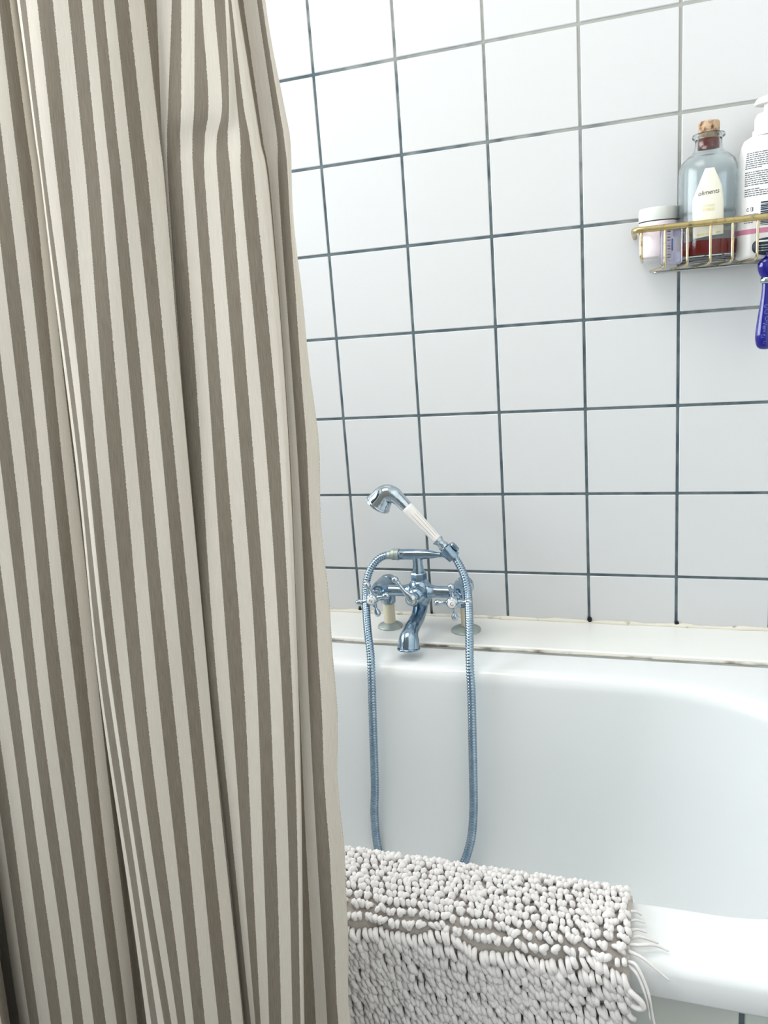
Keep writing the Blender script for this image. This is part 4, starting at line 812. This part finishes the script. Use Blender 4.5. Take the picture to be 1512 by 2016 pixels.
# ------------------------------------------------------------------ striped curtain
U = np.array(CURTAIN_U); R = np.array(CURTAIN_ROWS)          # rows x nodes x 3
topr = R[0].copy(); topr[:, 2] = 1.12; topm = R[0].copy(); topm[:, 2] = 0.85
botm = R[-1].copy(); botm[:, 2] -= 0.12
botr = R[-1].copy(); botr[:, 2] = FLOOR_Z + 0.03
R = np.concatenate([topr[None], topm[None], R, botm[None], botr[None]], 0)
SUBU, SUBV = 6, 10
rowsd = np.stack([catmull(np.concatenate([r, U[:, None]], 1), SUBU) for r in R], 0)
for i in range(rowsd.shape[0]):                                # threads run straight: u is linear between nodes
    rowsd[i, :, 3] = np.concatenate([np.interp(np.linspace(0, len(U) - 1, rowsd.shape[1]), range(len(U)), U)])
cols = [catmull(rowsd[:, k, :], SUBV) for k in range(rowsd.shape[1])]
G = np.stack(cols, 1)                                          # (nv, nu, 4)
nv, nu = G.shape[:2]
# soft wrinkles of the cloth
for i in range(nv):
    for k in range(nu):
        z, u = G[i, k, 2], G[i, k, 3]
        G[i, k, 1] += 0.0009 * math.sin(7.0 * z + 1.3 * u) + 0.0006 * math.sin(17 * z - 2.1 * u)
        if u > 18.2: G[i, k, 0] += (u - 18.2) * (0.0016 * math.sin(31 * z) + 0.0011 * math.sin(57 * z + 1))
V = G[:, :, :3].reshape(-1, 3); F = []
for i in range(nv - 1):
    for k in range(nu - 1):
        a = i * nu + k
        F.append((a, a + nu, a + nu + 1, a + 1))
curtain = build('shower_curtain', (V, F), M['curtain'], None, True, origin=(-0.2, -0.885, FLOOR_Z + 0.03))
tag(curtain, 'beige and cream striped fabric shower curtain hanging in folds at the left', 'curtain')
uvl = curtain.data.uv_layers.new(name='weave')
uu = G[:, :, 3].reshape(-1); zz = np.repeat(np.cumsum(np.concatenate([[0], np.linalg.norm(np.diff(G[:, nu // 2, :3], axis=0), axis=1)])), nu)
li = np.empty(len(curtain.data.loops), dtype=np.int32); curtain.data.loops.foreach_get('vertex_index', li)
uvs = np.stack([uu[li], zz[li]], 1).astype(np.float32).ravel()
uvl.data.foreach_set('uv', uvs)
md = curtain.modifiers.new('cloth', 'SOLIDIFY'); md.thickness = 0.0008; md.offset = 0

# ------------------------------------------------------------------ looped bath mat over the front rim
MX0, MX1 = -0.26, 0.2440
mpath = catmull([(-0.668, -0.420), (-0.684, -0.335), (-0.6955, -0.285), (-0.7035, -0.2585), (-0.7200, -0.2435), (-0.7450, -0.2415), (-0.7750, -0.2415), (-0.7915, -0.2455), (-0.7995, -0.2580), (-0.8010, -0.2800), (-0.8020, -0.34), (-0.8025, -0.45), (-0.8030, -0.56), (-0.8035, -0.640)], 12)
sg = np.linalg.norm(np.diff(mpath, axis=0), axis=1); mc = np.concatenate([[0], np.cumsum(sg)]); ML = mc[-1]
def mat_at(s):
    y = np.interp(s, mc, mpath[:, 0]); z = np.interp(s, mc, mpath[:, 1])
    e = 0.004
    dy = np.interp(s + e, mc, mpath[:, 0]) - np.interp(s - e, mc, mpath[:, 0]); dz = np.interp(s + e, mc, mpath[:, 1]) - np.interp(s - e, mc, mpath[:, 1])
    l = math.hypot(dy, dz) or 1
    return y, z, dy / l, dz / l
bath_mat = root('bath_mat', (0.0, -0.77, -0.245), 'off-white looped cotton bath mat draped over the front rim of the bath', 'bath mat')
V, F = [], []
ns = 110
for i in range(ns + 1):
    y, z, dy, dz = mat_at(ML * i / ns)
    ny, nz = dz, -dy                                            # outward normal, away from the bath
    for (x) in (MX0, MX1):
        V.append((x, y, z)); V.append((x, y + ny * 0.0028, z + nz * 0.0028))
for i in range(ns):
    a = i * 4; b_ = a + 4
    F += [(a, a + 2, b_ + 2, b_), (a + 1, b_ + 1, b_ + 3, a + 3), (a, b_, b_ + 1, a + 1), (a + 2, a + 3, b_ + 3, b_ + 2)]
F += [(0, 1, 3, 2), (ns * 4, ns * 4 + 2, ns * 4 + 3, ns * 4 + 1)]
build('backing', (V, F), M['matback'], bath_mat)
# one yarn loop: an arch that leans along the drape, 6 rings of 6
NR, NS = 6, 6
tt = np.linspace(0, 1, NR)
PV, PF = [], []
ring_f = []
for i in range(NR - 1):
    for k in range(NS):
        k2 = (k + 1) % NS
        ring_f.append((i * NS + k, i * NS + k2, (i + 1) * NS + k2, (i + 1) * NS + k))
ring_f.append(tuple(range(NS - 1, -1, -1))); ring_f.append(tuple((NR - 1) * NS + k for k in range(NS)))
ang6 = np.arange(NS) * 2 * PI / NS
prof_r = np.array([0.65, 0.95, 1.06, 1.08, 1.04, 0.70])
row_s = np.arange(0.006, ML - 0.004, 0.0078)
cnt = 0
wx = rng.random(8) * 6
for ri, s0 in enumerate(row_s):
    xs = np.arange(MX0 + 0.004, MX1 - 0.001, 0.0055)
    for x in xs:
        hang = mat_at(s0)[0] < -0.797
        wav = (0.0035 if hang else 0.0010) * (math.sin(x * 46 + ri * 0.37 + wx[0]) + 0.7 * math.sin(x * 97 - ri * 0.9 + wx[1]))
        s = s0 + wav + rng.normal(0, 0.0006)
        if s < 0.002 or s > ML - 0.003: continue
        y, z, dy, dz = mat_at(s)
        nrm = np.array([0.0, dz, -dy]); tan = np.array([0.0, dy, dz]); side = np.array([1.0, 0, 0])
        xx = x + rng.normal(0, 0.0009)
        if xx > MX1 + 0.0015: xx = MX1
        rad = (0.0028 if hang else 0.0027) * rng.uniform(0.86, 1.16)
        hgt = (0.0068 if hang else 0.0062) * rng.uniform(0.85, 1.2)
        ln = (0.0102 if hang else 0.0040) * rng.uniform(0.8, 1.25)
        sl = rng.normal(0.0048 if hang else 0.0012, 0.0022 if hang else 0.0036)
        base = np.array([xx, y, z]) + nrm * 0.002
        # arch centre line: out from the backing, over, and down along the drape
        o_ = np.array([0.0, 0.55, 0.92, 1.0, 0.80, 0.30]) * hgt
        l_ = np.array([0.0, 0.05, 0.28, 0.58, 0.86, 1.0]) * ln
        d_ = np.array([0.0, 0.1, 0.3, 0.6, 0.85, 1.0]) * sl
        cl = base + np.outer(o_, nrm) + np.outer(l_, tan) + np.outer(d_, side)
        tg = np.gradient(cl, axis=0); tg /= np.linalg.norm(tg, axis=1)[:, None]
        b1 = np.cross(tg, side); b1 /= np.linalg.norm(b1, axis=1)[:, None] + 1e-9
        b2 = np.cross(tg, b1)
        ringv = cl[:, None, :] + (b1[:, None, :] * np.cos(ang6)[None, :, None] + b2[:, None, :] * np.sin(ang6)[None, :, None]) * (prof_r * rad)[:, None, None]
        PV.append(ringv.reshape(-1, 3)); cnt += 1
allv = np.concatenate(PV, 0) - np.array(ORIGIN[bath_mat.name])
nf = len(ring_f)
me = bpy.data.meshes.new('pile')
quads = np.array(ring_f[:-2]); caps = np.array(ring_f[-2:])
offs = np.arange(cnt) * (NR * NS)
q_all = (quads[None] + offs[:, None, None]).reshape(-1, 4); c_all = (caps[None] + offs[:, None, None]).reshape(-1, NS)
nq, nc = len(q_all), len(c_all)
me.vertices.add(len(allv)); me.vertices.foreach_set('co', allv.astype(np.float32).ravel())
me.loops.add(nq * 4 + nc * NS); me.loops.foreach_set('vertex_index', np.concatenate([q_all.ravel(), c_all.ravel()]).astype(np.int32))
me.polygons.add(nq + nc)
me.polygons.foreach_set('loop_start', np.concatenate([np.arange(nq) * 4, nq * 4 + np.arange(nc) * NS]).astype(np.int32))
me.polygons.foreach_set('use_smooth', np.ones(nq + nc, dtype=bool))
me.update(calc_edges=True); me.validate()
me.materials.append(M['yarn'])
pile = bpy.data.objects.new('pile', me); COL.objects.link(pile); pile.parent = bath_mat
tag(pile, kind='stuff')
# loose threads at the right edge
threads = [[(0.243, -0.796, -0.246), (0.250, -0.800, -0.245), (0.259, -0.806, -0.262), (0.263, -0.808, -0.285), (0.2665, -0.809, -0.303)],
           [(0.243, -0.797, -0.248), (0.251, -0.803, -0.252), (0.258, -0.807, -0.270), (0.2615, -0.808, -0.292)],
           [(0.243, -0.782, -0.240), (0.252, -0.783, -0.238), (0.262, -0.779, -0.239), (0.270, -0.776, -0.2425), (0.277, -0.777, -0.2445)],
           [(0.243, -0.775, -0.240), (0.251, -0.774, -0.237), (0.260, -0.772, -0.240), (0.268, -0.770, -0.244)],
           [(0.243, -0.765, -0.240), (0.250, -0.763, -0.239), (0.258, -0.760, -0.243)],
           [(0.243, -0.752, -0.240), (0.249, -0.750, -0.240), (0.256, -0.747, -0.2440)],
           [(0.243, -0.740, -0.240), (0.248, -0.739, -0.240), (0.253, -0.737, -0.2440)],
           [(0.243, -0.789, -0.241), (0.254, -0.793, -0.2415), (0.266, -0.796, -0.2485), (0.277, -0.798, -0.256)]]
for q in threads:
    c = catmull(q, 6)
    build('loose_thread', tube(c, np.linspace(0.0017, 0.0009, len(c)), 6), M['yarn'], bath_mat)
# a looser yarn loop hanging at the corner
build('loose_loop', tube(catmull([(0.240, -0.806, -0.262), (0.246, -0.811, -0.264), (0.2535, -0.812, -0.270), (0.2555, -0.812, -0.276), (0.250, -0.811, -0.2785), (0.243, -0.808, -0.276)], 6), 0.0026, 8), M['yarn'], bath_mat)
